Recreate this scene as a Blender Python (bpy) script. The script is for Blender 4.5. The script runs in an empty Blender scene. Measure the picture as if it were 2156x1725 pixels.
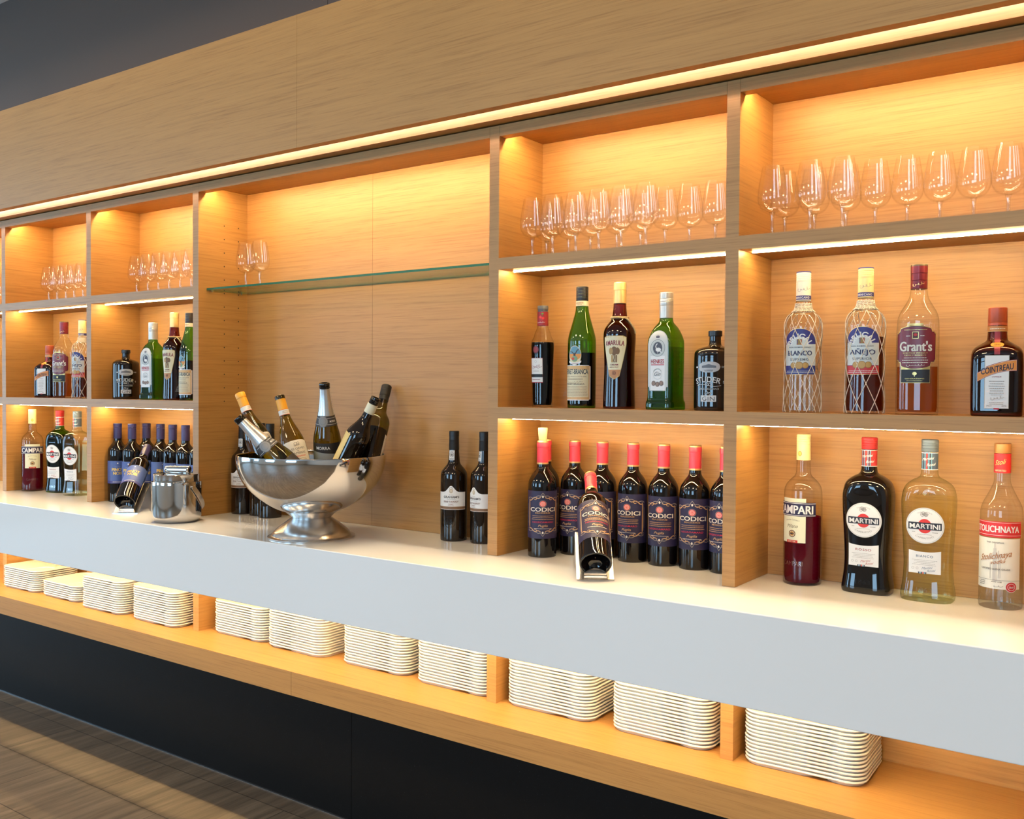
import bpy, bmesh, math, random
from mathutils import Vector, Matrix
random.seed(7)
PI = math.pi
scene = bpy.context.scene
COL = scene.collection

# ------------------------------------------------------------------ camera, light, exposure
CAMZ = 1.349
R_ = Vector((0.8156, 0.5786, 0.0064)); U_ = Vector((-0.0177, 0.0138, 0.9997)); F_ = Vector((-0.5784, 0.8155, -0.0215))
cam = bpy.data.cameras.new('camera'); cam.sensor_width = 36; cam.sensor_fit = 'HORIZONTAL'
cam.lens = 1998.83 / 2156 * 36; cam.clip_start = 0.02
camo = bpy.data.objects.new('camera', cam); COL.objects.link(camo)
m = Matrix((R_, U_, -F_)).transposed().to_4x4(); m.translation = Vector((0, -2.0, CAMZ)); camo.matrix_world = m
scene.camera = camo
vs = scene.view_settings
vs.view_transform = 'Standard'; vs.look = 'None'; vs.exposure = 0.0; vs.gamma = 1.0; vs.use_curve_mapping = False
cy = scene.cycles
cy.max_bounces = 7; cy.diffuse_bounces = 4; cy.glossy_bounces = 4; cy.transmission_bounces = 6; cy.transparent_max_bounces = 32
cy.caustics_reflective = False; cy.caustics_refractive = False; cy.sample_clamp_indirect = 8.0
w = bpy.data.worlds.new('sky'); scene.world = w; w.use_nodes = True
w.node_tree.nodes['Background'].inputs[0].default_value = (0.62, 0.78, 1.0, 1); w.node_tree.nodes['Background'].inputs[1].default_value = 0.25

def area_light(name, loc, target, sx, sy, power, color):
    l = bpy.data.lights.new(name, 'AREA'); l.shape = 'RECTANGLE'; l.size = sx; l.size_y = sy; l.energy = power; l.color = color
    o = bpy.data.objects.new(name, l); COL.objects.link(o); o.location = loc
    o.rotation_euler = (Vector(target) - Vector(loc)).to_track_quat('-Z', 'Y').to_euler(); return o
DAY = (0.46, 0.79, 1.12)
# daylight entering through the window bays of the wall opposite the bar and of the far end wall
WINX = (-7.6, -3.9, -0.2)
for x in WINX: area_light('window_daylight', (x, -6.12, 1.62), (x, 0, 1.62), 1.66, 1.76, 86, DAY)
area_light('window_daylight', (-9.85, -3.2, 1.5), (0, -3.2, 1.5), 3.6, 2.3, 150, DAY)
# ceiling lamps of the room
for x in (-6.5, -4.5, -2.5, -0.5, 1.0):
    area_light('ceiling_lamp', (x, -2.7, 2.86), (x, -2.7, 0), 0.45, 0.45, 28, (1.0, 0.74, 0.44))
for i in range(6):   # narrow linear downlight in the ceiling close to the bar front
    o = area_light('linear_downlight', (-8.6 + 2.0 * i, -.178, 2.872), (-8.6 + 2.0 * i, -.178, 0), 1.96, .03, 3.8, (1.0, 0.84, 0.62)); o.data.spread = math.radians(46)

# ------------------------------------------------------------------ materials
MATS = {}
def newmat(name):
    M = bpy.data.materials.new(name); M.use_nodes = True; MATS[name] = M
    return M, M.node_tree.nodes, M.node_tree.links, M.node_tree.nodes['Principled BSDF']
def pbr(name, col, rough=0.5, metal=0.0, spec=0.5, coat=0.0):
    if name in MATS: return MATS[name]
    M, n, l, b = newmat(name)
    b.inputs['Base Color'].default_value = (*col, 1); b.inputs['Roughness'].default_value = rough
    b.inputs['Metallic'].default_value = metal; b.inputs['Specular IOR Level'].default_value = spec
    b.inputs['Coat Weight'].default_value = coat
    return M
def srgb(r, g, b):
    f = lambda c: (c / 255 / 12.92) if c / 255 <= 0.04045 else ((c / 255 + 0.055) / 1.055) ** 2.4
    return (f(r), f(g), f(b))
def ink(r, g, b, rough=0.5, metal=0.0):
    return pbr('ink_%d_%d_%d_%d' % (r, g, b, metal * 10), srgb(r, g, b), rough, metal)

def oak(name, scale, a=(0.325, 0.154, 0.043), b2=(0.475, 0.242, 0.070), rough=0.45):
    M, n, l, b = newmat(name)
    g = n.new('ShaderNodeNewGeometry'); mp = n.new('ShaderNodeMapping'); mp.inputs['Scale'].default_value = scale
    l.new(g.outputs['Position'], mp.inputs['Vector'])
    low = n.new('ShaderNodeTexNoise'); low.inputs['Scale'].default_value = 0.16; low.inputs['Detail'].default_value = 2
    l.new(mp.outputs[0], low.inputs['Vector'])
    add = n.new('ShaderNodeVectorMath'); add.operation = 'MULTIPLY_ADD'
    l.new(low.outputs['Color'], add.inputs[0]); add.inputs[1].default_value = (3.0, 3.0, 3.0); l.new(mp.outputs[0], add.inputs[2])
    n1 = n.new('ShaderNodeTexNoise'); n1.inputs['Scale'].default_value = 1.0; n1.inputs['Detail'].default_value = 5; n1.inputs['Roughness'].default_value = 0.65
    l.new(add.outputs[0], n1.inputs['Vector'])
    mp2 = n.new('ShaderNodeVectorMath'); mp2.operation = 'MULTIPLY'; mp2.inputs[1].default_value = (3.2, 3.2, 3.2)
    l.new(add.outputs[0], mp2.inputs[0])
    n2 = n.new('ShaderNodeTexNoise'); n2.inputs['Scale'].default_value = 1.0; n2.inputs['Detail'].default_value = 3
    l.new(mp2.outputs[0], n2.inputs['Vector'])
    cr = n.new('ShaderNodeValToRGB'); e = cr.color_ramp.elements
    e[0].position = 0.22; e[0].color = (*a, 1); e[1].position = 0.70; e[1].color = (*b2, 1)
    x = e.new(0.45); x.color = tuple(a[i] * 0.3 + b2[i] * 0.7 for i in range(3)) + (1,)
    l.new(n1.outputs['Fac'], cr.inputs[0])
    cr2 = n.new('ShaderNodeValToRGB'); e = cr2.color_ramp.elements
    e[0].position = 0.34; e[0].color = (0.86, 0.82, 0.78, 1); e[1].position = 0.46; e[1].color = (1, 1, 1, 1)
    l.new(n2.outputs['Fac'], cr2.inputs[0])
    mx = n.new('ShaderNodeMix'); mx.data_type = 'RGBA'; mx.blend_type = 'MULTIPLY'; mx.inputs[0].default_value = 1.0
    l.new(cr.outputs[0], mx.inputs[6]); l.new(cr2.outputs[0], mx.inputs[7]); l.new(mx.outputs[2], b.inputs['Base Color'])
    b.inputs['Roughness'].default_value = rough
    bp = n.new('ShaderNodeBump'); bp.inputs['Strength'].default_value = 0.12; bp.inputs['Distance'].default_value = 0.001
    l.new(n2.outputs['Fac'], bp.inputs['Height']); l.new(bp.outputs[0], b.inputs['Normal'])
    return M
OAK = oak('oak_veneer', (2.6, 2.6, 120))            # grain runs level, on upright boards
OAKF = oak('oak_veneer_flat', (2.6, 120, 120))       # grain runs along the wall, on lying boards

def schlick(n, l, f0=0.04, power=5.0, gain=0.96):
    lw = n.new('ShaderNodeLayerWeight'); lw.inputs['Blend'].default_value = 0.5
    p = n.new('ShaderNodeMath'); p.operation = 'POWER'; l.new(lw.outputs['Facing'], p.inputs[0]); p.inputs[1].default_value = power
    q = n.new('ShaderNodeMath'); q.operation = 'MULTIPLY_ADD'; l.new(p.outputs[0], q.inputs[0]); q.inputs[1].default_value = gain; q.inputs[2].default_value = f0
    return q, lw
def thin_glass(name, tint=(1, 1, 1), edge=None, f0=0.05, body=0.0, bodycol=(0, 0, 0), rough=0.0, gain=0.96):
    M, n, l, b = newmat(name); n.remove(b); out = n['Material Output']
    fr, lw = schlick(n, l, f0, 5.0, gain)
    tr = n.new('ShaderNodeBsdfTransparent'); gl = n.new('ShaderNodeBsdfGlossy'); gl.inputs['Roughness'].default_value = rough
    mxc = n.new('ShaderNodeMix'); mxc.data_type = 'RGBA'
    pw = n.new('ShaderNodeMath'); pw.operation = 'POWER'; pw.inputs[1].default_value = 3.0; l.new(lw.outputs['Facing'], pw.inputs[0])
    l.new(pw.outputs[0], mxc.inputs[0]); mxc.inputs[6].default_value = (*tint, 1)
    mxc.inputs[7].default_value = (*(edge or tuple(c * 0.75 for c in tint)), 1); l.new(mxc.outputs[2], tr.inputs[0])
    base = tr
    if body > 0:
        df = n.new('ShaderNodeBsdfDiffuse'); df.inputs[0].default_value = (*bodycol, 1)
        mb = n.new('ShaderNodeMixShader'); mb.inputs[0].default_value = body
        l.new(tr.outputs[0], mb.inputs[1]); l.new(df.outputs[0], mb.inputs[2]); base = mb
    mx = n.new('ShaderNodeMixShader'); l.new(fr.outputs[0], mx.inputs[0]); l.new(base.outputs[0], mx.inputs[1]); l.new(gl.outputs[0], mx.inputs[2])
    l.new(mx.outputs[0], out.inputs[0]); return M
def liquid(name, tint, body, bodycol):
    M, n, l, b = newmat(name); n.remove(b); out = n['Material Output']
    tr = n.new('ShaderNodeBsdfTransparent'); tr.inputs[0].default_value = (*tint, 1)
    df = n.new('ShaderNodeBsdfDiffuse'); df.inputs[0].default_value = (*bodycol, 1)
    mb = n.new('ShaderNodeMixShader'); mb.inputs[0].default_value = body
    l.new(tr.outputs[0], mb.inputs[1]); l.new(df.outputs[0], mb.inputs[2]); l.new(mb.outputs[0], out.inputs[0]); return M
def led(name, col, s):
    M, n, l, b = newmat(name); n.remove(b); e = n.new('ShaderNodeEmission'); e.inputs[0].default_value = (*col, 1); e.inputs[1].default_value = s
    l.new(e.outputs[0], n['Material Output'].inputs[0]); return M
WARM = (1.0, 0.75, 0.38)
LED = led('led_diffuser', WARM, 142); LEDT = led('led_top', WARM, 165); LEDC = led('led_cove', (1.0, 0.78, 0.76), 56); LEDL = led('led_low', WARM, 172)

M, n, l, b = newmat('white_solid_surface'); b.inputs['Base Color'].default_value = (0.80, 0.79, 0.77, 1); b.inputs['Roughness'].default_value = 0.09
WHITE = M
M, n, l, b = newmat('black_stone'); STONE = M
nz = n.new('ShaderNodeTexNoise'); nz.inputs['Scale'].default_value = 260; nz.inputs['Detail'].default_value = 2
g = n.new('ShaderNodeNewGeometry'); l.new(g.outputs['Position'], nz.inputs['Vector'])
cr = n.new('ShaderNodeValToRGB'); cr.color_ramp.elements[0].position = 0.66; cr.color_ramp.elements[0].color = (0.0045, 0.0043, 0.0043, 1)
cr.color_ramp.elements[1].position = 0.85; cr.color_ramp.elements[1].color = (0.06, 0.06, 0.065, 1)
l.new(nz.outputs['Fac'], cr.inputs[0]); l.new(cr.outputs[0], b.inputs['Base Color']); b.inputs['Roughness'].default_value = 0.33; b.inputs['Specular IOR Level'].default_value = 0.2
DARKWALL = pbr('dark_wall_panel', (0.075, 0.052, 0.040), 0.5)
CEIL = pbr('ceiling_paint', (0.78, 0.74, 0.70), 0.9)
PLASTER = pbr('wall_paint', (0.55, 0.53, 0.50), 0.9)
FRAME = pbr('window_frame_grey', (0.12, 0.12, 0.125), 0.5)
PINHOLE = pbr('pin_hole_dark', (0.05, 0.035, 0.025), 0.9); SEAM2 = pbr('veneer_joint', (0.20, 0.10, 0.035), 0.9)
# floor tiles, streaky, laid in courses along the bar
M, n, l, b = newmat('streaked_floor_tile'); FLOOR = M
g = n.new('ShaderNodeNewGeometry'); mp = n.new('ShaderNodeMapping'); mp.inputs['Scale'].default_value = (26, 1.6, 1); mp.inputs['Rotation'].default_value = (0, 0, 0.10)
l.new(g.outputs['Position'], mp.inputs[0])
n1 = n.new('ShaderNodeTexNoise'); n1.inputs['Scale'].default_value = 1.0; n1.inputs['Detail'].default_value = 6; n1.inputs['Roughness'].default_value = 0.7
l.new(mp.outputs[0], n1.inputs['Vector'])
cr = n.new('ShaderNodeValToRGB'); e = cr.color_ramp.elements
e[0].position = 0.28; e[0].color = (0.075, 0.055, 0.037, 1); e[1].position = 0.8; e[1].color = (0.36, 0.29, 0.21, 1)
x = e.new(0.52); x.color = (0.18, 0.135, 0.09, 1); x = e.new(0.68); x.color = (0.25, 0.19, 0.13, 1)
l.new(n1.outputs['Fac'], cr.inputs[0])
bk = n.new('ShaderNodeTexBrick'); bk.inputs['Scale'].default_value = 1.0; bk.inputs['Mortar Size'].default_value = 0.0016; bk.inputs['Brick Width'].default_value = 0.62
bk.inputs['Row Height'].default_value = 0.252; bk.inputs['Color1'].default_value = (1, 1, 1, 1); bk.inputs['Color2'].default_value = (0.78, 0.78, 0.8, 1); bk.inputs['Mortar'].default_value = (0.25, 0.25, 0.25, 1)
off = n.new('ShaderNodeMapping'); off.inputs['Location'].default_value = (20.3, 10.05, 0); l.new(g.outputs['Position'], off.inputs[0]); l.new(off.outputs[0], bk.inputs['Vector'])
mx = n.new('ShaderNodeMix'); mx.data_type = 'RGBA'; mx.blend_type = 'MULTIPLY'; mx.inputs[0].default_value = 1
l.new(cr.outputs[0], mx.inputs[6]); l.new(bk.outputs['Color'], mx.inputs[7]); l.new(mx.outputs[2], b.inputs['Base Color'])
b.inputs['Roughness'].default_value = 0.55

GLASS = thin_glass('clear_wine_glass', (0.998, 0.998, 0.998), (0.99, 0.99, 0.99), 0.04, gain=0.4)
STEM = thin_glass('stem_glass', (0.99, 0.99, 0.99), (0.90, 0.90, 0.90), 0.16, gain=0.6)
CLEAR = thin_glass('clear_bottle_glass', (0.985, 0.99, 0.985), (0.78, 0.78, 0.76), 0.05)
GREEN = thin_glass('green_bottle_glass', (0.28, 0.60, 0.05), (0.05, 0.20, 0.01), 0.06)
GREEN2 = thin_glass('deep_green_bottle_glass', (0.28, 0.64, 0.05), (0.04, 0.20, 0.01), 0.06)
OLIVE = thin_glass('olive_bottle_glass', (0.64, 0.54, 0.08), (0.22, 0.18, 0.03), 0.06)
OLIVED = thin_glass('dark_olive_bottle_glass', (0.42, 0.35, 0.06), (0.10, 0.085, 0.015), 0.06)
AMBER = thin_glass('brown_bottle_glass', (0.40, 0.10, 0.02), (0.06, 0.015, 0.004), 0.06)
PALE = thin_glass('pale_green_glass', (0.985, 0.99, 0.95), (0.62, 0.75, 0.42), 0.05)
BLACKG = pbr('near_black_glass', (0.004, 0.003, 0.003), 0.03, 0, 0.6)
BROWNG = pbr('dark_brown_glass', (0.012, 0.006, 0.003), 0.03, 0, 0.6)
L_DARK = liquid('dark_liquid', (0.02, 0.006, 0.004), 0.5, (0.006, 0.003, 0.002))
L_RED = liquid('red_bitter', (0.34, 0.012, 0.03), 0.45, (0.16, 0.004, 0.018))
L_RUM = liquid('amber_rum', (0.42, 0.10, 0.03), 0.25, (0.16, 0.03, 0.01))
L_WHISKY = liquid('gold_whisky', (0.78, 0.42, 0.10), 0.16, (0.42, 0.15, 0.02))
L_CLEAR = liquid('clear_spirit', (0.99, 0.99, 0.97), 0.0, (1, 1, 1))
L_YELLOW = liquid('pale_vermouth', (0.985, 0.98, 0.86), 0.0, (0.6, 0.6, 0.25))
L_GREEN = liquid('gin_in_green_glass', (0.55, 0.80, 0.35), 0.0, (0, 0, 0))
CHROME = pbr('polished_steel', (0.72, 0.70, 0.68), 0.07, 1.0)
BRUSH = pbr('brushed_steel', (0.66, 0.64, 0.62), 0.26, 1.0)
SILVER = pbr('silver_foil', (0.72, 0.72, 0.72), 0.28, 0.85)
GOLD = pbr('gold_foil', (0.80, 0.52, 0.20), 0.32, 0.7)
GOLDCAP = pbr('gold_cap', (0.78, 0.52, 0.20), 0.38, 0.55)
PAPER = ink(226, 220, 208); PAPERW = ink(232, 230, 226); CREAM = ink(226, 214, 176); BLACK = ink(18, 17, 18); NAVY = ink(33, 30, 66)
REDCAP = pbr('red_capsule', srgb(212, 60, 78), 0.4)
MELAMINE = pbr('cream_white_melamine', (0.80, 0.76, 0.68), 0.28)
SHELFGLASS = thin_glass('shelf_glass', (0.97, 0.99, 0.975), (0.75, 0.92, 0.85), 0.04)
GLASSEDGE = thin_glass('shelf_glass_edge', (0.10, 0.42, 0.26), (0.03, 0.25, 0.15), 0.12, 0.45, (0.05, 0.30, 0.19))
CORK = pbr('cork', (0.62, 0.45, 0.24), 0.9)

# ------------------------------------------------------------------ mesh helpers
class MB:
    def __init__(s): s.v = []; s.f = []; s.m = []; s.mats = []
    def mi(s, mat):
        if mat not in s.mats: s.mats.append(mat)
        return s.mats.index(mat)
    def add(s, vs, fs, mat):
        o = len(s.v); k = s.mi(mat); s.v += [tuple(v) for v in vs]
        for f in fs: s.f.append([i + o for i in f]); s.m.append(k)
    def box(s, x0, y0, z0, x1, y1, z1, mat):
        s.add([(x0,y0,z0),(x1,y0,z0),(x1,y1,z0),(x0,y1,z0),(x0,y0,z1),(x1,y0,z1),(x1,y1,z1),(x0,y1,z1)],
              [(3,2,1,0),(4,5,6,7),(0,1,5,4),(1,2,6,5),(2,3,7,6),(3,0,4,7)], mat)
    def build(s, name, parent=None, smooth=False, angle=0.7, bevel=0):
        me = bpy.data.meshes.new(name); me.from_pydata(s.v, [], s.f); me.update()
        for mt in s.mats: me.materials.append(mt)
        me.polygons.foreach_set('material_index', s.m)
        if smooth:
            me.polygons.foreach_set('use_smooth', [True] * len(me.polygons)); me.set_sharp_from_angle(angle=angle)
        o = bpy.data.objects.new(name, me); COL.objects.link(o)
        if parent: o.parent = parent
        if bevel:
            bv = o.modifiers.new('edge', 'BEVEL'); bv.width = bevel; bv.segments = 2; bv.limit_method = 'ANGLE'
        return o
def tag(o, label, cat, group=None, kind=None):
    o['label'] = label; o['category'] = cat
    if group: o['group'] = group
    if kind: o['kind'] = kind
    return o
def thing(name, label, cat, loc=(0, 0, 0), rz=0, group=None):
    o = bpy.data.objects.new(name, None); o.empty_display_size = 0.05; COL.objects.link(o); o.location = loc; o.rotation_euler = (0, 0, rz)
    return tag(o, label, cat, group)
def struct(o): o['kind'] = 'structure'; return o
def dup(root, loc, rz, label, group=None):
    r = root.copy(); COL.objects.link(r); r.location = loc; r.rotation_euler = (0, 0, rz); r['label'] = label
    if group: r['group'] = group
    for ch in list(root.children):
        c = ch.copy(); COL.objects.link(c); c.parent = r
        for g2 in ch.children:
            d = g2.copy(); COL.objects.link(d); d.parent = c
    return r

def chaikin(pts, it=2):
    for _ in range(it):
        q = [pts[0]]
        for a, b in zip(pts, pts[1:]):
            if a == b: q += [a, b]; continue
            q += [tuple(a[i] * 0.75 + b[i] * 0.25 for i in range(len(a))), tuple(a[i] * 0.25 + b[i] * 0.75 for i in range(len(a)))]
        q.append(pts[-1]); pts = q
    out = [pts[0]]
    for p in pts[1:]:
        if max(abs(p[i] - out[-1][i]) for i in range(len(p))) > 1e-6: out.append(p)
    return out
NF = 256
def _arc(pts):
    L = [0]
    for a, b in zip(pts, pts[1:]): L.append(L[-1] + math.dist(a, b))
    tot = L[-1]; out = []; j = 0
    for i in range(NF + 1):
        t = tot * i / NF
        while j < len(L) - 2 and L[j + 1] < t: j += 1
        f = (t - L[j]) / max(L[j + 1] - L[j], 1e-9); a, b = pts[j], pts[j + 1]
        out.append((a[0] + (b[0] - a[0]) * f, a[1] + (b[1] - a[1]) * f))
    return out, tot
def cross_round(): return _arc([(math.sin(2 * PI * i / 720), -math.cos(2 * PI * i / 720)) for i in range(721)])
def cross_super(aspect, n):
    p = []
    for i in range(1441):
        t = 2 * PI * i / 1440; c, s = math.cos(t), math.sin(t)
        p.append((math.copysign(abs(s) ** (2 / n), s), -aspect * math.copysign(abs(c) ** (2 / n), c)))
    return _arc(p)
def cross_tri():
    p = []
    for i in range(721):
        t = 2 * PI * i / 720; r = 1 - 0.07 * math.cos(3 * t); p.append((r * math.sin(t), -r * math.cos(t)))
    return _arc(p)
ROUND = cross_round()
class Surf:
    """a bottle skin: half width R(z), cross-section blended from round (neck) to the given outline"""
    def __init__(s, prof, cross=None, blend=None):
        s.prof = prof; s.cross = cross; s.blend = blend
    def r(s, z):
        p = s.prof
        if z <= p[0][0]: return p[0][1]
        for a, b in zip(p, p[1:]):
            if a[0] <= z <= b[0]: return a[1] + (b[1] - a[1]) * (z - a[0]) / max(b[0] - a[0], 1e-9)
        return p[-1][1]
    def pt(s, u, z, off=0.0, frac=None, r=None):
        if r is None: r = s.r(z)
        bl = 0 if s.cross is None else (1 if s.blend is None else max(0, min(1, (s.blend[1] - z) / (s.blend[1] - s.blend[0]))))
        per = ROUND[1] * (1 - bl) + (s.cross[1] * bl if s.cross else 0)
        f = (u / max(r * per, 1e-6)) if frac is None else frac
        f = (f % 1.0) * NF; i = int(f); k = f - i; j = min(i + 1, NF)
        def at(c):
            a, b = c[0][i % (NF + 1)], c[0][j]; return (a[0] + (b[0] - a[0]) * k, a[1] + (b[1] - a[1]) * k)
        x, y = at(ROUND); nx, ny = x, y
        if bl > 0:
            X, Y = at(s.cross); x = x * (1 - bl) + X * bl; y = y * (1 - bl) + Y * bl
            c = s.cross[0]; a, b = c[(i - 2) % NF], c[(j + 2) % NF]; tx, ty = b[0] - a[0], b[1] - a[1]; h = math.hypot(tx, ty) or 1
            nx = nx * (1 - bl) + ty / h * bl; ny = ny * (1 - bl) - tx / h * bl
        h = math.hypot(nx, ny) or 1
        return (x * r + nx / h * off, y * r + ny / h * off, z)
def lathe(mb, prof, mat, surf=None, n=48, cap0=True, cap1=True, off=0.0):
    """prof: (z, r) rows; surf gives the outline"""
    S = surf or Surf(prof); o = []; rows = []
    for z, r in prof:
        rows.append([S.pt(0, z, off, frac=i / n, r=r) for i in range(n)])
    vs = [p for row in rows for p in row]; fs = []
    for a in range(len(rows) - 1):
        for i in range(n):
            j = (i + 1) % n; fs.append((a * n + i, a * n + j, (a + 1) * n + j, (a + 1) * n + i))
    if cap0: fs.append(tuple(reversed(range(n))))
    if cap1: fs.append(tuple((len(rows) - 1) * n + i for i in range(n)))
    mb.add(vs, fs, mat)
def tube(mb, pts, r, mat, n=8, closed=False):
    P = [Vector(p) for p in pts]; vs = []; fs = []; N = len(P); prev = None
    for i, p in enumerate(P):
        d = (P[(i + 1) % N] - P[i - 1]) if closed else (P[min(i + 1, N - 1)] - P[max(i - 1, 0)])
        d.normalize()
        if prev is None: a = d.orthogonal().normalized()
        else: a = (prev - d * prev.dot(d)).normalized()
        prev = a; b = d.cross(a)
        for k in range(n):
            t = 2 * PI * k / n; vs.append(p + (a * math.cos(t) + b * math.sin(t)) * r)
    for i in range(N if closed else N - 1):
        for k in range(n):
            q = (k + 1) % n; j = (i + 1) % N; fs.append((i * n + k, i * n + q, j * n + q, j * n + k))
    if not closed: fs += [tuple(reversed(range(n))), tuple((N - 1) * n + k for k in range(n))]
    mb.add(vs, fs, mat)

_TC = {}
def text2d(s, shear=0.0, bold=0.0, space=1.0):
    key = (s, shear, bold, space)
    if key in _TC: return _TC[key]
    c = bpy.data.curves.new('t', 'FONT'); c.body = s; c.size = 1; c.shear = shear; c.offset = bold; c.space_character = space
    c.resolution_u = 3; c.align_x = 'LEFT'; c.fill_mode = 'FRONT'
    o = bpy.data.objects.new('t', c); COL.objects.link(o); dg = bpy.context.evaluated_depsgraph_get(); dg.update()
    me = bpy.data.meshes.new_from_object(o.evaluated_get(dg)); bm = bmesh.new(); bm.from_mesh(me); bmesh.ops.triangulate(bm, faces=bm.faces)
    for thr in (0.8, 0.4, 0.22):
        le = [e for e in bm.edges if e.calc_length() > thr]
        if le: bmesh.ops.subdivide_edges(bm, edges=le, cuts=1); bmesh.ops.triangulate(bm, faces=bm.faces)
    bm.verts.ensure_lookup_table(); bm.verts.index_update()
    vs = [(v.co.x, v.co.y) for v in bm.verts]; fs = [tuple(v.index for v in f.verts) for f in bm.faces]
    bm.free(); bpy.data.meshes.remove(me); bpy.data.objects.remove(o); bpy.data.curves.remove(c)
    if vs:
        x0 = min(v[0] for v in vs); x1 = max(v[0] for v in vs); y0 = min(v[1] for v in vs); y1 = max(v[1] for v in vs)
    else: x0 = x1 = y0 = y1 = 0
    _TC[key] = (vs, fs, x0, x1, y0, y1); return _TC[key]
class Label:
    """flat print design in (u, v) metres, laid over a Surf; one mesh"""
    def __init__(s, surf, zc=0.0, u0=0.0, off=0.0004): s.S = surf; s.zc = zc; s.u0 = u0; s.mb = MB(); s.off = off; s.k = 0
    def put(s, pts, faces, mat):
        s.k += 1; o = s.off + s.k * 0.00007
        s.mb.add([s.S.pt(u + s.u0, v + s.zc, o) for u, v in pts], faces, mat)
    def band(s, cols, mat, nv=1):
        vs = []; fs = []; nv = max(nv, int(max(hi - lo for u, lo, hi in cols) / 0.0025) + 1)
        for u, lo, hi in cols:
            for k in range(nv + 1): vs.append((u, lo + (hi - lo) * k / nv))
        n = nv + 1
        for i in range(len(cols) - 1):
            for k in range(nv): fs.append((i * n + k, (i + 1) * n + k, (i + 1) * n + k + 1, i * n + k + 1))
        s.put(vs, fs, mat); return s
    def rect(s, a, b, c, d, mat, nv=2):
        n = max(1, int((c - a) / 0.003)); return s.band([(a + (c - a) * i / n, b, d) for i in range(n + 1)], mat, nv)
    def disc(s, u, v, ru, rv, mat, n=24):
        return s.band([(u - ru * math.cos(PI * i / n), v - rv * math.sin(PI * i / n), v + rv * math.sin(PI * i / n)) for i in range(n + 1)], mat, 2)
    def ring(s, u, v, r, wd, mat, n=36):
        return s.stroke([(u + r * math.cos(2 * PI * i / n), v + r * math.sin(2 * PI * i / n)) for i in range(n + 1)], wd, mat)
    def func(s, a, b, lo, hi, mat, n=24, nv=2):
        return s.band([(a + (b - a) * i / n, lo((i / n) * 2 - 1), hi((i / n) * 2 - 1)) for i in range(n + 1)], mat, nv)
    def poly(s, pts, mat):
        s.put(pts, [tuple(range(len(pts)))], mat); return s
    def stroke(s, pts, wd, mat):
        vs = []; fs = []
        for i, p in enumerate(pts):
            a = pts[max(i - 1, 0)]; b = pts[min(i + 1, len(pts) - 1)]; dx, dy = b[0] - a[0], b[1] - a[1]; h = math.hypot(dx, dy) or 1
            nx, ny = -dy / h * wd / 2, dx / h * wd / 2; vs += [(p[0] - nx, p[1] - ny), (p[0] + nx, p[1] + ny)]
        for i in range(len(pts) - 1): fs.append((2 * i, 2 * i + 2, 2 * i + 3, 2 * i + 1))
        s.put(vs, fs, mat); return s
    def text(s, t, u, v, h, mat, wd=None, shear=0.0, bold=0.02, arc=None, rot=0.0, space=1.0, slope=0.0):
        """h = cap height, wd = full width, centred on (u, v); arc = radius (text stands on a circle below it)"""
        dup_ = max(0, bold - .01) * h * 0.65; vs, fs, x0, x1, y0, y1 = text2d(t, shear, min(bold, .01), space)
        if not vs: return s
        ky = h / 0.73; kx = (wd / (x1 - x0)) if wd else ky; xc = (x0 + x1) / 2; out = []; cr, sr = math.cos(rot), math.sin(rot)
        for x, y in vs:
            X = (x - xc) * kx; Y = y * ky - h / 2
            if arc:
                th = X / abs(arc); rr = abs(arc) + (Y if arc > 0 else -Y)
                X = rr * math.sin(th); Y = (rr * math.cos(th) - arc) if arc > 0 else (abs(arc) - rr * math.cos(th))
            Y += slope * X
            out.append((u + X * cr - Y * sr, v + X * sr + Y * cr))
        if dup_ > 0:
            base = out; fs0 = fs; out = []; fs = []
            for q in (-1, 0, 1):
                o2 = len(out); out += [(a + q * dup_ * cr, c + q * dup_ * sr) for a, c in base]; fs = fs + [tuple(i + o2 for i in f) for f in fs0]
        s.put(out, fs, mat); return s
    def lines(s, u, v, wd, rows, pitch, th, mat, jit=0.2):
        rnd = random.Random(int(v * 1e5) + rows)
        for i in range(rows):
            ww = wd * (1 - jit * rnd.random()); y = v - i * pitch; x = u - ww / 2
            while x < u + ww / 2:
                seg = rnd.uniform(0.001, 0.0035); s.rect(x, y - th / 2, min(x + seg, u + ww / 2), y + th / 2, mat, 1); x += seg + 0.0006
        return s
    def squiggle(s, u, v, wd, h, mat, loops=6, th=0.0005, slope=0.15):
        pts = []
        for i in range(loops * 8 + 1):
            t = i / (loops * 8); pts.append((u - wd / 2 + wd * t + h * 0.35 * math.cos(2 * PI * loops * t), v + slope * wd * (t - 0.5) + h * 0.5 * math.sin(2 * PI * loops * t) * (0.6 + 0.4 * math.sin(9 * t + 1))))
        return s.stroke(pts, th, mat)
    def build(s, name, parent): return s.mb.build(name, parent, smooth=True)

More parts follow.
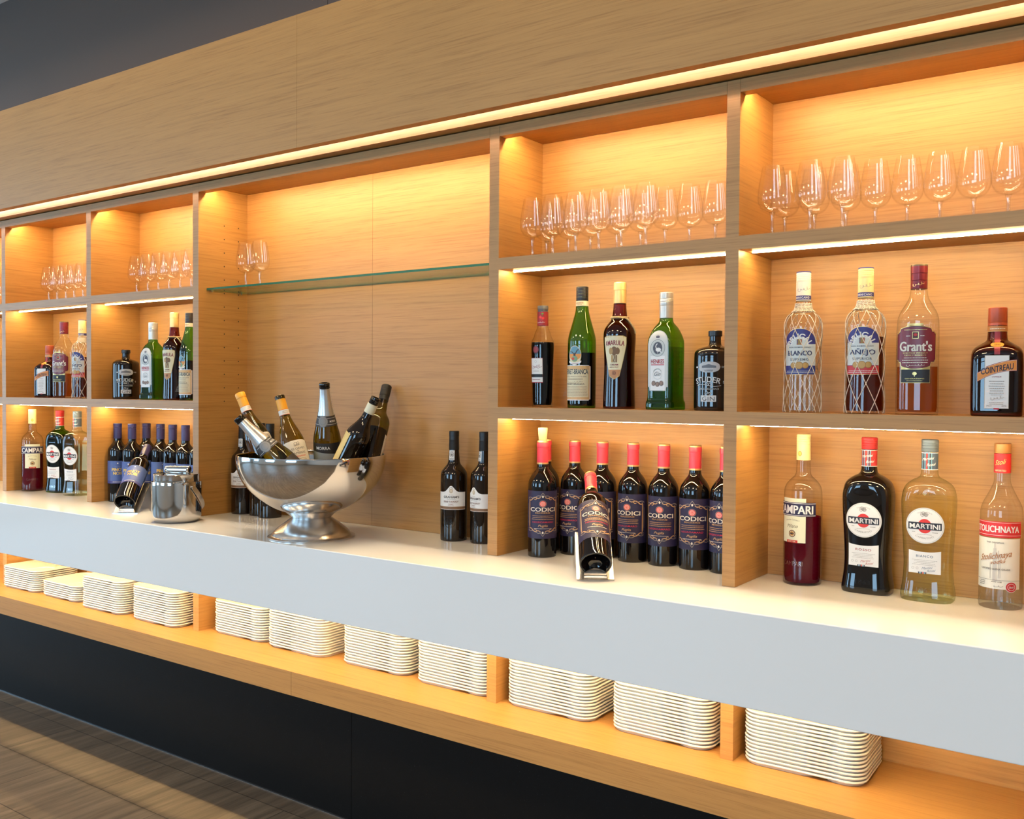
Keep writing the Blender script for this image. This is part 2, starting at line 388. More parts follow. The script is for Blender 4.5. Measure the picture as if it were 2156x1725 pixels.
# ------------------------------------------------------------------ setting: room shell
WT = 0.911; LS = 0.522; S1 = 1.690; S2 = 1.302; RT = 2.036
X0, X1 = -10.0, 3.0; YB = -6.3; ZC = 2.88
def sbox(name, *a): mb = MB(); mb.box(*a); return struct(mb.build(name))
sbox('floor', X0 - .1, YB - .1, -0.06, X1 + .1, 0.4, 0.0, FLOOR)
sbox('ceiling', X0 - .1, YB - .1, ZC, X1 + .1, 0.4, ZC + 0.06, CEIL)
sbox('wall_right', X1, YB, 0, X1 + 0.1, 0.4, ZC, PLASTER)
sbox('wall_back', X0 - .1, 0.23, 0, X1 + .1, 0.33, ZC, PLASTER)
mb = MB()   # dark cladding above the oak bulkhead, in wide panels with fine joints
for a, b2 in ((X0, -5.4), (-5.4, -2.035), (-2.034, 1.0), (1.0, X1)): mb.box(a + .0004, -0.062, 2.43, b2 - .0004, 0.228, ZC - .001, DARKWALL)
o = struct(mb.build('wall_bar'))
mb = MB()   # window wall opposite the bar
mb.box(X0, YB - .1, 0, X1, YB, 0.72, PLASTER); mb.box(X0, YB - .1, 2.52, X1, YB, ZC, PLASTER); ed = X0
for x in WINX + (9,): mb.box(ed, YB - .1, .72, min(x - .85, X1), YB, 2.52, PLASTER); ed = x + .85
struct(mb.build('wall_front'))
for i, c in enumerate(WINX):
    mb = MB()
    for k in (-.85, .81): mb.box(c + k, YB + .19, .72, c + k + .04, YB + .24, 2.52, FRAME)
    for z in (.72, 1.95, 2.48): mb.box(c - .85, YB + .19, z, c + .85, YB + .24, z + .04, FRAME)
    struct(mb.build('window_%d' % (i + 1)))
mb = MB(); mb.box(X0 - .1, YB, 0, X0, 0.4, 0.3, PLASTER); mb.box(X0 - .1, -1.3, .3, X0, 0.4, ZC, PLASTER); mb.box(X0 - .1, YB, .3, X0, -5.1, ZC, PLASTER); mb.box(X0 - .1, -5.1, 2.7, X0, -1.3, ZC, PLASTER)
struct(mb.build('wall_left'))

# ------------------------------------------------------------------ the built-in bar back
DIV = [(-4.682, -4.651), (-4.026, -3.996), (-3.3925, -3.362), (-2.7454, -2.715), (-1.4949, -1.4640), (-0.8394, -0.8090), (-0.184, -0.153)]
BAYN = ['sliver of oak shelving bay at the far left edge of the photo', 'oak shelving bay at the far left with red bitter bottle on the worktop below',
        'narrow oak shelving bay above the blue labelled wine bottles', 'wide open oak bay with one glass shelf behind the steel bowl',
        'oak shelving bay above the red capped wine bottles', 'oak shelving bay at the right with the two netted rum bottles']
YBK = 0.2035
bays = []
for i in range(6):
    dl, dr = DIV[i]; nx = DIV[i + 1][0]
    t = thing('shelving_bay', BAYN[i], 'shelving', (dl, 0, WT), 0, 'oak shelving bays of the bar back'); bays.append(t)
    X = lambda x: x - dl
    mb = MB(); mb.box(0, 0, 0.0005, dr - dl, YBK, RT - WT - .003, OAK)
    if i == 3:
        for yy in (0.105, 0.165):
            for k in range(14):
                z = 1.905 - k * 0.0465 - WT; c = [(dr - dl + .0004, yy + .0024 * math.cos(q * PI / 5), z + .0024 * math.sin(q * PI / 5)) for q in range(10)]
                mb.add(c, [tuple(range(10))], PINHOLE)  # shelf pin holes drawn as flat dark discs on the panel face
    mb.build('side_panel', t)
    if i == 5: q = MB(); q.box(X(nx), 0, 0.0005, X(DIV[6][1]), YBK, RT - WT - .003, OAK); q.build('side_panel', t)
    mb = MB(); mb.box(X(dr), YBK, 0.0005, X(nx), YBK + .016, RT - WT - .003, OAK)
    if i == 3: mb.box(X(-2.108) - .0003, YBK - .0003, 0.0005, X(-2.108) + .0003, YBK, RT - WT - .003, SEAM2)
    mb.build('back_panel', t)
    mb = MB(); mb.box(X(dr), 0.001, RT - .009 - WT, X(nx), YBK, RT - WT - .003, OAKF); mb.build('top_panel', t)
    mb = MB(); mb.box(X(dr) + .0006, 0.0, 2.005 - WT, X(nx) - .0006, 0.030, RT - WT - .003, OAK); mb.build('top_rail', t)
    mb = MB(); mb.box(X(dr) + .014, .038, 2.0235 - WT, X(nx) - .002, .047, RT - WT - .0092, LEDT); mb.build('led_strip', t)
    if i != 3:
        for zt in (S1, S2):
            mb = MB(); mb.box(X(dr), 0.0, zt - .0300 - WT, X(nx), YBK, zt - WT, OAKF); sh = mb.build('shelf', t)
            mb = MB(); mb.box(X(dr) + .012, .050, zt - .0325 - WT, X(nx) - .001, .0555, zt - .0302 - WT, LED); mb.build('led_strip', sh)
# worktop
t = thing('worktop', 'long glossy white worktop with a deep front apron running under the oak bays', 'worktop', (-2.4, 0, WT - .03))
pf = [(-.211, -.160), (-.181, -.160), (-.181, 0), (.226, 0), (.226, .030), (-.211, .030)]
mb = MB(); mb.add([(x, y, z) for x in (-2.9, 3.0) for y, z in pf], [(0, 1, 2, 3, 4, 5), (11, 10, 9, 8, 7, 6)] + [(k, k + 6, (k + 1) % 6 + 6, (k + 1) % 6) for k in range(6)], WHITE); mb.build('countertop', t, bevel=.002)
mb = MB(); mb.box(-2.9, -.1805, -.012, 2.02, -.172, -.006, LEDL); mb.build('led_strip', t)
# lower open shelf
t = thing('lower_shelf', 'thick oak shelf under the white worktop carrying the stacked trays', 'shelf', (-2.4, 0, LS - .07))
mb = MB(); mb.box(-2.9, -.128, 0, 3.0, .226, .07, OAKF); mb.box(.2892, -.1283, 0, .2904, -.128, .07, SEAM2); mb.build('shelf_board', t)
mb = MB(); mb.box(-2.9, .207, .0702, 3.0, .226, .359, OAK); mb.build('back_panel', t)
for k in (0, 1, 3, 4, 5, 6):
    a, b2 = DIV[k]; mb = MB(); mb.box(a + 2.4, 0.0, .0702, b2 + 2.4, .2068, .358, OAK); mb.build('divider', t)
t = thing('plinth', 'black stone plinth set back under the oak shelf at the floor', 'plinth', (-2.4, 0.1, 0))
mb = MB(); mb.box(-2.9, 0, .001, .308 - .0008, .1, .452, STONE); mb.build('plinth_panel', t)
mb = MB(); mb.box(.308 + .0008, 0, .001, 3.0, .1, .452, STONE); mb.build('plinth_panel', t)
mb = MB(); mb.box(-2.9, -.003, .0005, 3.0, -.0003, .0022, BRUSH); mb.build('floor_trim', t)
# bulkhead with light cove
t = thing('bulkhead', 'tall oak bulkhead with a glowing light cove running above the shelving bays', 'bulkhead', (-2.4, 0, RT))
for a, b2 in ((-2.9, .2847), (.2853, 3.2)): mb = MB(); mb.box(a, -.106, .009, b2, -.078, .392, OAK); mb.build('front_panel', t)
for a, b2 in ((-2.9, .3048), (.3052, 3.2)): mb = MB(); mb.box(a, -.037, .0005, b2, .2, .364, OAK); mb.build('cove_board', t)
mb = MB(); mb.box(-2.9, -.0778, .36, 3.2, -.0372, .3639, OAKF); mb.build('cove_top', t)
mb = MB(); mb.box(-2.9, -.0779, .038, 3.2, -.0773, .048, LEDC); mb.build('led_strip', t)
# glass shelf
t = thing('glass_shelf', 'clear glass shelf with a green edge across the wide bay', 'shelf', (-2.713, 0.03, 1.678))
mb = MB(); gx = 1.2165
mb.add([(0.002, 0, 0), (gx, 0, 0), (gx, .172, 0), (0.002, .172, 0), (0.002, 0, .0065), (gx, 0, .0065), (gx, .172, .0065), (0.002, .172, .0065)], [(3, 2, 1, 0), (4, 5, 6, 7)], SHELFGLASS)
mb.add([(0.002, 0, 0), (gx, 0, 0), (gx, .172, 0), (0.002, .172, 0), (0.002, 0, .0065), (gx, 0, .0065), (gx, .172, .0065), (0.002, .172, .0065)], [(0, 1, 5, 4), (1, 2, 6, 5), (2, 3, 7, 6), (3, 0, 4, 7)], GLASSEDGE)
mb.build('pane', t)
for xx in (0.0, gx - .010):
    for yy in (.012, .135): mb = MB(); mb.box(xx, yy, -.006, xx + .012, yy + .006, -.0002, CHROME); mb.build('shelf_pin', t)

# ------------------------------------------------------------------ trays
def tray_mesh():
    W, D, rc = 0.131, 0.096, 0.036; N = 84; M2 = 64; mb = MB()
    def bound(u, v):
        h = max(abs(u), abs(v))
        if h < 1e-9: return (0, 0)
        a, b2 = u / h * W, v / h * D
        # point on rounded rectangle in that direction
        x, y = a, b2; ix, iy = W - rc, D - rc
        if abs(x) > ix and abs(y) > iy:
            lo, hi = 0.0, 1.0
            for _ in range(30):
                mid = (lo + hi) / 2; px, py = abs(x) * mid - ix, abs(y) * mid - iy
                if px > 0 and py > 0 and px * px + py * py > rc * rc: hi = mid
                else: lo = mid
            x *= lo; y *= lo
        return (x * h, y * h)
    def comp(x, y):
        # wells: long oval at the left, round at the front right, small round at the back right
        def sd(cx, cy, hx, hy, r):
            qx, qy = abs(x - cx) - hx + r, abs(y - cy) - hy + r
            return math.hypot(max(qx, 0), max(qy, 0)) + min(max(qx, qy), 0) - r
        d = min(sd(-0.047, 0, 0.0820, 0.0937, 0.036), sd(0.0835, -0.0475, 0.0440, 0.0462, 0.038), sd(0.087, 0.056, 0.037, 0.037, 0.034))
        t = max(0, min(1, -d / 0.0026)); return t * t * (3 - 2 * t)
    top = []; bot = []
    sh_ = lambda t: .45 * t + .55 * math.sin(t * PI / 2); us = [sh_(-1 + 2 * i / N) for i in range(N + 1)]; vs_ = [sh_(-1 + 2 * j / M2) for j in range(M2 + 1)]
    for v in vs_:
        for u in us:
            x, y = bound(u, v); c = comp(x, y); top.append((x, y, 0.0115 - 0.0032 * c)); bot.append((x, y, 0.0068 - 0.0068 * c))
    n = N + 1; vs2 = top + bot; T = len(top); fs = []
    for j in range(M2):
        for i in range(N):
            a = j * n + i; fs.append((a, a + 1, a + n + 1, a + n)); fs.append((T + a, T + a + n, T + a + n + 1, T + a + 1))
    ring = [i for i in range(n)] + [j * n + N for j in range(1, M2 + 1)] + [M2 * n + i for i in range(N - 1, -1, -1)] + [j * n for j in range(M2 - 1, 0, -1)]
    mid = len(vs2)
    for k in ring:
        x, y, _ = top[k]; s = 1 + 0.0012 / math.hypot(x, y); vs2.append((x * s, y * s, 0.0092))
    for q in range(len(ring)):
        p = (q + 1) % len(ring); a, b2 = ring[q], ring[p]
        fs.append((mid + q, mid + p, b2, a)); fs.append((T + a, T + b2, mid + p, mid + q))
    mb.add(vs2, fs, MELAMINE); o = mb.build('compartment_tray', None, smooth=True, angle=1.2); return o
ORD = ['lowest', 'second up', 'third up', 'fourth up', 'fifth up', 'sixth up', 'seventh up', 'eighth up', 'ninth up', 'tenth up',
       'eleventh up', 'twelfth up', 'thirteenth up', 'fourteenth up', 'fifteenth up']
STACKS = [(-3.852, 0.068, 0.02, 10, 'leftmost stack of ten'), (-3.560, 0.074, 0.0, 7, 'shortest stack, second from the left'), (-3.246, 0.056, 0.02, 14, 'third stack from the left'),
          (-2.932, 0.062, 0.0, 14, 'fourth stack, left of divider below ice bucket'), (-2.543, 0.116, 0.0, 13, 'stack right of divider below ice bucket'), (-2.262, 0.108, PI, 14, 'stack directly below the steel bowl'),
          (-1.935, 0.119, 0.0, 14, 'second stack left of divider below port bottles'), (-1.634, 0.112, 0.0, 14, 'stack just left of divider below port bottles'), (-1.315, 0.106, 0.0, 14, 'stack right of divider below port bottles'),
          (-1.000, 0.106, 0.0, 14, 'stack just left of the rightmost divider'), (-0.664, 0.105, 0.03, 14, 'rightmost stack beside the empty shelf end')]
tray = tray_mesh(); first = True
for si, (x, y, rz, n, nm) in enumerate(STACKS):
    for k in range(n):
        o = tray if first else tray.copy()
        if not first: COL.objects.link(o)
        first = False
        o.location = (x + random.uniform(-.001, .001), y + random.uniform(-.001, .001), LS + .0001 + k * 0.00835); o.rotation_euler = (0, 0, rz + random.uniform(-.008, .008))
        tag(o, 'white tray, %s, in the %s' % ('topmost' if (k == n - 1 and si < 4) else ORD[k], nm), 'tray', 'stacked compartment trays on the low shelf')

# ------------------------------------------------------------------ wine glasses
def make_glass():
    t = thing('wine_glass', '-', 'glass')
    bowl = chaikin([(.0525, .0045), (.0535, .012), (.060, .0245), (.075, .0320), (.092, .0325), (.112, .0300), (.135, .0262), (.1535, .0228)], 3)
    mb = MB(); lathe(mb, bowl, GLASS, n=40, cap0=False, cap1=False)
    inner = [(z + (.0016 if z < .07 else 0), r - .0010) for z, r in bowl if r > .006]
    lathe(mb, list(reversed(inner)), GLASS, n=40, cap0=False, cap1=False)
    mb.build('bowl', t, smooth=True)
    mb = MB(); lathe(mb, chaikin([(.0035, .012), (.006, .0055), (.014, .0036), (.034, .0036), (.046, .0042), (.0525, .0062), (.0532, .0068)], 2), STEM, n=20, cap0=True, cap1=True); mb.build('stem', t, smooth=True)
    mb = MB(); lathe(mb, [(0, .031), (.0012, .0318), (.0022, .031), (.0038, .012)], GLASS, n=40); mb.build('foot', t, smooth=True)
    return t
G0 = make_glass(); gfirst = True
NUM = ['first', 'second', 'third', 'fourth', 'fifth', 'sixth', 'seventh', 'eighth']
def place_glass(x, y, z, label, group):
    global gfirst
    if gfirst: G0.location = (x, y, z); G0['label'] = label; G0['group'] = group; gfirst = False
    else: dup(G0, (x, y, z), 0, label, group)
ROWS = [
 ([-.753, -.669, -.600], .052, S1, 'wine glass in front row of right bay top shelf, %s from left', 'wine glasses in the right bay'),
 ([-.749, -.682, -.613, -.551, -.486, -.422, -.358, -.295], .122, S1, 'wine glass in back row of right bay top shelf, %s from left', 'wine glasses in the right bay'),
 ([-1.394, -1.331, -1.262, -1.195, -1.132, -1.065], .052, S1, 'wine glass in front row above the red capped wines, %s from left', 'wine glasses above the red capped wines'),
 ([-1.395, -1.326, -1.260, -1.182, -1.115, -1.048, -.983, -.917], .122, S1, 'wine glass in back row above the red capped wines, %s from left', 'wine glasses above the red capped wines'),
 ([-2.610, -2.538], .112, 1.6847, 'stemmed wine glass on the glass shelf, %s from the left', 'wine glasses on the glass shelf'),
 ([-3.256, -3.184, -3.118, -3.052, -2.986, -2.921], .122, S1, 'stemmed wine glass above the blue labelled wines, %s from the left', 'wine glasses above the blue labelled wines'),
 ([-3.881, -3.816, -3.750, -3.688, -3.623], .122, S1, 'stemmed wine glass above the far left vermouths, %s from the left', 'wine glasses at the far left')]
for xs, y, z, lab, grp in ROWS:
    for i, x in enumerate(xs): place_glass(x, y, z + .0002, lab % NUM[i], grp)
place_glass(-4.30, .122, S1 + .0002, 'stemmed wine glass cut off by the left edge of the photo', 'wine glasses at the far left')
# ------------------------------------------------------------------ bottles
def rz_for(x, y, a): return math.atan2(-x, 2 + y) + math.radians(a)
def P(*pts, it=2): return chaikin(list(pts), it)
def part_lathe(name, t, prof, mat, surf=None, n=48, smooth=True, caps=(True, True), off=0.0, angle=0.6):
    mb = MB(); lathe(mb, prof, mat, surf, n, caps[0], caps[1], off); return mb.build(name, t, smooth=smooth, angle=angle)
def fill(t, S, prof, top, mat, inset=0.0028, n=40):
    rows = [(0.006, max(S.r(0.006) - inset - 0.002, 0.004))] + [(z, max(r - inset, 0.003)) for z, r in prof if 0.009 < z < top] + [(top, max(S.r(top) - inset, .003))]
    return part_lathe('liquid', t, rows, mat, Surf(prof, S.cross, S.blend), n, angle=0.5)
def capsule(t, name, rows, mat, n=32): return part_lathe(name, t, rows, mat, None, n, angle=0.5)
def screwcap(t, z0, z1, r, mat, rings=3, name='cap'):
    rows = [(z0, r - .0003), (z0 + .0008, r)]
    for k in range(rings):
        z = z0 + (z1 - z0) * (0.28 + 0.22 * k); rows += [(z - .0008, r), (z, r - .0006), (z + .0008, r)]
    rows += [(z1 - .0015, r), (z1, r - .0015)]
    return capsule(t, name, rows, mat)
BT = {}
def spot(key, x, y, z, rz, label, group=None):
    """first use moves the finished bottle itself, later uses copy it with all of its parts"""
    t = BT[key]
    if 'placed' not in BT.setdefault(key + '_', {}):
        BT[key + '_']['placed'] = 1; t.location = (x, y, z); t.rotation_euler = (0, 0, rz); t['label'] = label
        if group: t['group'] = group
        return t
    return dup(t, (x, y, z), rz, label, group)

# ---- red wine in the red capsule
def red_wine(cork=False):
    t = thing('red_wine_bottle', '-', 'bottle')
    pr = P((.024, .002), (.021, .014), (.006, .029), (0, .033), (0, .0372), (.004, .0376), (.176, .0378), (.198, .0370), (.216, .027), (.228, .0165), (.238, .0142), (.262, .0139), (.300, .0137))
    S = Surf(pr); part_lathe('body', t, pr, BLACKG, n=56)
    capsule(t, 'capsule', [(.2455, .0149), (.2457, .0153), (.286, .0149), (.2865, .0158), (.297, .0158), (.2985, .0150), (.299, .0148)], REDCAP)
    capsule(t, 'gold_band', [(.2418, .0148), (.242, .0155), (.2462, .0155), (.2464, .0149)], GOLD)
    capsule(t, 'capsule_top', [(.2985, .0152), (.3015, .0150), (.3030, .0135)], GOLD)
    L = Label(S, .112); L.rect(-.0605, -.062, .0605, .062, NAVY, 3)
    G1 = ink(196, 150, 104); G2 = ink(140, 128, 122); CR = ink(232, 222, 205); RD = ink(226, 92, 88); R2 = ink(190, 38, 70)
    for s in (-1, 1):
        L.rect(s * .0395 - .0013, -.0330, s * .0395 + .0013, .038, G1); L.rect(s * .0425 - .0005, -.030, s * .0425 + .0005, .034, G2); L.rect(s * .0450 - .0004, -.024, s * .0450 + .0004, .028, G2)
        for q in (-1, 1):
            y0 = .0425 if q > 0 else -.0410
            L.stroke([(s * (.0440 - .0440 * i / 20), y0 + q * (.0080 * (i / 20) ** 1.4 + .0018 * math.sin(i / 20 * 11))) for i in range(21)], .0016, G2)
            L.stroke([(s * (.0400 - .034 * i / 20), y0 - q * .004 + q * (.0085 * (i / 20) ** 1.2 - .0026 * math.sin(i / 20 * 9))) for i in range(21)], .0024, G1)
            L.stroke([(s * (.0300 - .0150 * i / 12), y0 + q * (-.001 + .0035 * math.sin(i / 12 * PI))) for i in range(13)], .0012, G2)
            L.stroke([(s * (.0200 + .0038 * math.cos(i * .55)), y0 + q * (.000 + .0034 * math.sin(i * .55))) for i in range(11)], .0014, G1)
            L.stroke([(s * (.0405 + .0034 * math.cos(i * .6)), y0 - q * .003 + .0032 * math.sin(i * .6)) for i in range(10)], .0011, G2)
            L.stroke([(s * .0095, y0 + q * .000), (s * .0050, y0 + q * .0075), (0, y0 + q * .0150)], .0014, G2)
    for q, y0 in ((1, .0455), (-1, -.0440)): L.disc(0, y0 + q * .002, .0020, .0032, CR, 10)
    L.disc(0, .0290, .0094, .0092, G2); L.disc(0, .0290, .0084, .0082, NAVY); L.disc(0, .0290, .0077, .0075, RD); L.ring(0, .0290, .0052, .0007, CR); L.ring(0, .0290, .0026, .0007, CR)
    L.text('CODICI', 0, .0145, .0108, CR, .0650, bold=.035); L.text('MASSERIE', 0, .0053, .0042, G1, .0370, bold=.02)
    L.lines(0, -.0025, .060, 3, .0042, .0013, G1); L.text('NEGROAMARO', 0, -.0180, .0044, R2, .048, bold=.03)
    L.text('Puglia', 0, -.0272, .0060, G1, .022, shear=.35, bold=.01); L.lines(0, -.0350, .040, 1, .003, .0011, CR, .05)
    L.build('front_label', t)
    if cork: capsule(t, 'cork', [(.300, .0100), (.301, .0104), (.334, .0128), (.337, .0120)], CORK, 20)
    return t
GR = 'red capped wine bottles on the worktop'
BT['wine'] = red_wine(); BT['winecork'] = red_wine(True)
spot('winecork', -1.376, .081, WT, rz_for(-1.376, .081, 2), 'red capped wine bottle with a cork standing out of its neck', GR)
for x, y, a, s in ((-1.420, .163, 0, 'red capped wine bottle half hidden behind the corked one'), (-1.328, .164, -28, 'red capped wine bottle just right of the corked bottle'),
                   (-1.243, .164, -22, 'red capped wine bottle directly behind the tilted one'), (-1.152, .163, -22, 'upright red capped wine bottle just right of the tilted bottle'),
                   (-1.066, .164, -14, 'upright red capped wine bottle second right of the tilted bottle'), (-.981, .164, -9, 'upright red capped wine bottle third right of the tilted bottle'),
                   (-.900, .163, -23, 'red capped wine bottle cut off by the divider at its right')):
    spot('wine', x, y, WT, rz_for(x, y, a), s, GR)

# ---- blue labelled wine
t = thing('red_wine_bottle', '-', 'bottle'); BT['pinot'] = t
pr = P((.024, .002), (.021, .014), (.006, .028), (0, .0315), (0, .0355), (.004, .0360), (.180, .0360), (.200, .0352), (.214, .026), (.226, .0160), (.236, .0142), (.295, .0140)); S = Surf(pr)
part_lathe('body', t, pr, BLACKG); PB = pbr('blue_screw_capsule', srgb(38, 36, 84), .38)
capsule(t, 'screw_capsule', [(.240, .0150), (.2405, .0154), (.279, .0152), (.2795, .0146), (.2805, .0146), (.281, .0154), (.2850, .0156), (.2860, .0150), (.2870, .0156), (.296, .0156), (.2975, .0144)], PB)
L = Label(S, .113); BL = ink(70, 94, 158); GD = pbr('gold_print', srgb(226, 190, 98), .35, .3); L.rect(-.050, -.043, .050, .043, BL, 3); L.rect(-.050, -.043, .050, -.033, ink(62, 66, 128), 1)
L.disc(0, .034, .0026, .0026, PAPERW, 10); L.lines(0, .0205, .022, 1, .003, .0010, ink(150, 160, 200))
L.text('PINOT', .000, .0105, .0120, GD, .042, bold=.06); L.text('NOIR', .001, -.0035, .0120, GD, .034, bold=.06); L.lines(0, -.037, .036, 1, .003, .0022, PAPERW, .05); L.build('front_label', t)
GP = 'blue labelled wine bottles on the worktop'
for x, y, a, s in ((-3.330, .088, 0, 'blue labelled wine bottle at the left end beside the divider'), (-3.251, .098, -22, 'second blue labelled wine bottle from the left'), (-3.262, .166, 0, 'blue labelled wine bottle standing behind the second one'),
                   (-3.160, .158, 12, 'blue labelled wine bottle directly behind the tilted one'), (-3.084, .158, 14, 'blue labelled wine bottle first right of the tilted one'), (-3.006, .158, 14, 'blue labelled wine bottle behind the knob of the ice bucket'),
                   (-2.926, .158, 8, 'blue labelled wine bottle behind the right side of the ice bucket'), (-2.850, .150, 8, 'blue labelled wine bottle cut off by the divider right of the ice bucket')):
    spot('pinot', x, y, WT, rz_for(x, y, a), s, GP)

# ---- tilted display bottles on bent steel stands
def stand(x, y, yaw, label):
    t = thing('bottle_stand', label, 'stand', (x, y, WT), yaw, 'bent steel display stands'); w2 = .0428; th = math.radians(53); c, s = math.sin(th), math.cos(th)
    mb = MB(); A = [(0, .0014), (.012, .0014)] + [(.012 + c * d, .0014 + s * d) for d in (.01, .08, .150)]
    A += [(A[-1][0] + .006, A[-1][1] - .004), (A[-1][0] + .020, .0012)]
    vs2 = []; fs = []; N = len(A)
    for i, (yy, zz) in enumerate(A):
        a = A[max(i - 1, 0)]; b2 = A[min(i + 1, N - 1)]; dx, dz = b2[0] - a[0], b2[1] - a[1]; h = math.hypot(dx, dz); nx, nz = -dz / h * .0012, dx / h * .0012
        for xx in (-w2, w2): vs2 += [(xx, yy + nx, zz + nz), (xx, yy - nx, max(zz - nz, .0001))]
    for i in range(N - 1):
        k = i * 4; q = k + 4; fs += [(k, k + 2, q + 2, q), (k + 1, q + 1, q + 3, k + 3), (k, q, q + 1, k + 1), (k + 2, k + 3, q + 3, q + 2)]
    fs += [(0, 1, 3, 2), (N * 4 - 4, N * 4 - 2, N * 4 - 1, N * 4 - 3)]
    mb.add(vs2, fs, BRUSH); mb.build('bent_plate', t)
    mb = MB(); q = [(-.026, 0)] + [(-.026 * math.cos(PI * i / 16), .004 + .022 * math.sin(PI * i / 16)) for i in range(17)] + [(.026, 0)]; n = len(q)
    bx = (.017, .0075); ax = (-s, c)   # tongue stands square to the bottle axis
    f = [(u, bx[0] + ax[0] * v, bx[1] + ax[1] * v) for u, v in q]; b3 = [(u, bx[0] + ax[0] * v + c * .002, bx[1] + ax[1] * v + s * .002) for u, v in q]
    mb.add(f + b3, [tuple(range(n))[::-1], tuple(range(n, 2 * n))] + [(i, (i + 1) % n, n + (i + 1) % n, n + i) for i in range(n)], CHROME); mb.build('tongue', t)
    mb = MB(); tube(mb, [(-.026, .0135, .0062), (.026, .0135, .0062)], .0042, CHROME, 12); mb.build('roll', t, smooth=True)
    # frame of the bottle that leans on it: axis and base
    Rz = Matrix.Rotation(yaw, 4, 'Z'); up = Rz @ Vector((0, c, s)); nrm = Rz @ Vector((0, -s, c)); org = Vector((x, y, WT)) + Rz @ Vector((0, .012 + c * .0095, .0014 + s * .0095)) + nrm * .0400
    return org, up, nrm
def place_axis(t, org, up, front, roll=0.0):
    up = up.normalized(); yv = -(front - up * front.dot(up)).normalized(); xv = yv.cross(up)
    m = Matrix((xv, yv, up)).transposed().to_4x4() @ Matrix.Rotation(roll, 4, 'Z'); t.rotation_euler = m.to_euler(); t.location = org
org, up, nrm = stand(-1.093, -.124, math.radians(34), 'bent steel stand holding the tilted red capped wine bottle')
place_axis(spot('wine', 0, 0, 0, 0, 'red capped wine bottle lying tilted on a steel stand', GR), org, up, nrm, .12)
org, up, nrm = stand(-2.974, -.109, math.radians(38), 'bent steel stand holding the tilted blue labelled wine bottle')
place_axis(spot('pinot', 0, 0, 0, 0, 'blue labelled wine bottle lying tilted beside the ice bucket', GP), org - nrm * .002, up, nrm, .1)

# ---- port
t = thing('port_bottle', '-', 'bottle'); BT['port'] = t
pr = P((0, .036), (0, .0385), (.004, .0390), (.178, .0390), (.198, .0380), (.212, .026), (.222, .0175), (.240, .0160), (.262, .0142), (.300, .0138)); S = Surf(pr)
part_lathe('body', t, pr, BROWNG); BK = pbr('matt_black_capsule', (.012, .012, .013), .42)
capsule(t, 'capsule', [(.262, .0150), (.2625, .0152), (.288, .0143), (.290, .0150), (.2905, .0142), (.3005, .0142), (.301, .0146), (.314, .0146), (.316, .0135)], BK)
L = Label(S, .125); L.func(-.0455, .0455, lambda k: -.0335, lambda k: .0165 + (.0185 * math.exp(-(k / .28) ** 2)) , PAPERW, 30, 3); L.rect(-.0455, -.0325, .0455, -.0245, ink(150, 116, 86), 1); L.rect(-.0455, -.0312, .0455, -.0260, ink(128, 96, 70), 1)
GYR = ink(120, 112, 104); L.disc(0, .0205, .0055, .0075, ink(206, 192, 168), 14); L.ring(0, .0205, .0044, .0006, GYR); L.stroke([(-.005, .0275), (0, .031), (.005, .0275)], .0010, GYR)
L.text('W & J', 0, .0092, .0022, GYR, .012); L.text("GRAHAM'S", 0, .0030, .0064, ink(72, 66, 66), .046, bold=.035); L.lines(0, -.0035, .026, 1, .003, .0008, GYR, .05); L.text('FINE TAWNY', 0, -.0105, .0056, ink(140, 110, 104), .043, bold=.01); L.text('PORT', 0, -.0175, .0030, ink(160, 110, 100), .014)
L.lines(0, -.0215, .020, 1, .003, .0007, GYR); L.build('front_label', t)
L = Label(S, .246, -.004); L.rect(-.0085, -.014, .0085, .014, ink(214, 212, 208), 2); L.ring(0, .002, .0065, .0012, GYR); L.rect(-.0035, -.002, .0035, .005, GYR, 1); L.lines(0, .0105, .011, 1, .002, .0012, GYR); L.lines(0, -.0095, .013, 2, .0024, .0011, GYR); L.build('neck_seal', t)
L = Label(S, .052, -.004); EMB = pbr('embossed_glass', (.010, .006, .004), .16)
for r in (.0175, .0160): L.ring(0, .004, r, .0009, EMB)
L.squiggle(0, .004, .022, .016, EMB, 5, .0012, .3); L.squiggle(0, .0, .018, .020, EMB, 3, .0012, -.4); L.build('embossed_crest', t)
GO = 'port bottles in the wide bay'
for x, y, a, s in ((-1.727, .146, -12, 'port bottle with white label, left of the pair right of the steel bowl'), (-1.628, .160, -48, 'port bottle turned aside, right one of the pair beside the divider'),
                   (-2.672, .150, -20, 'port bottle with visible white label left of the steel bowl'), (-2.590, .160, 60, 'port bottle between two others, mostly hidden behind the steel bowl'), (-2.519, .140, 80, 'port bottle with lower body showing behind left side of the steel bowl')):
    spot('port', x, y, WT, rz_for(x, y, a), s, GO)

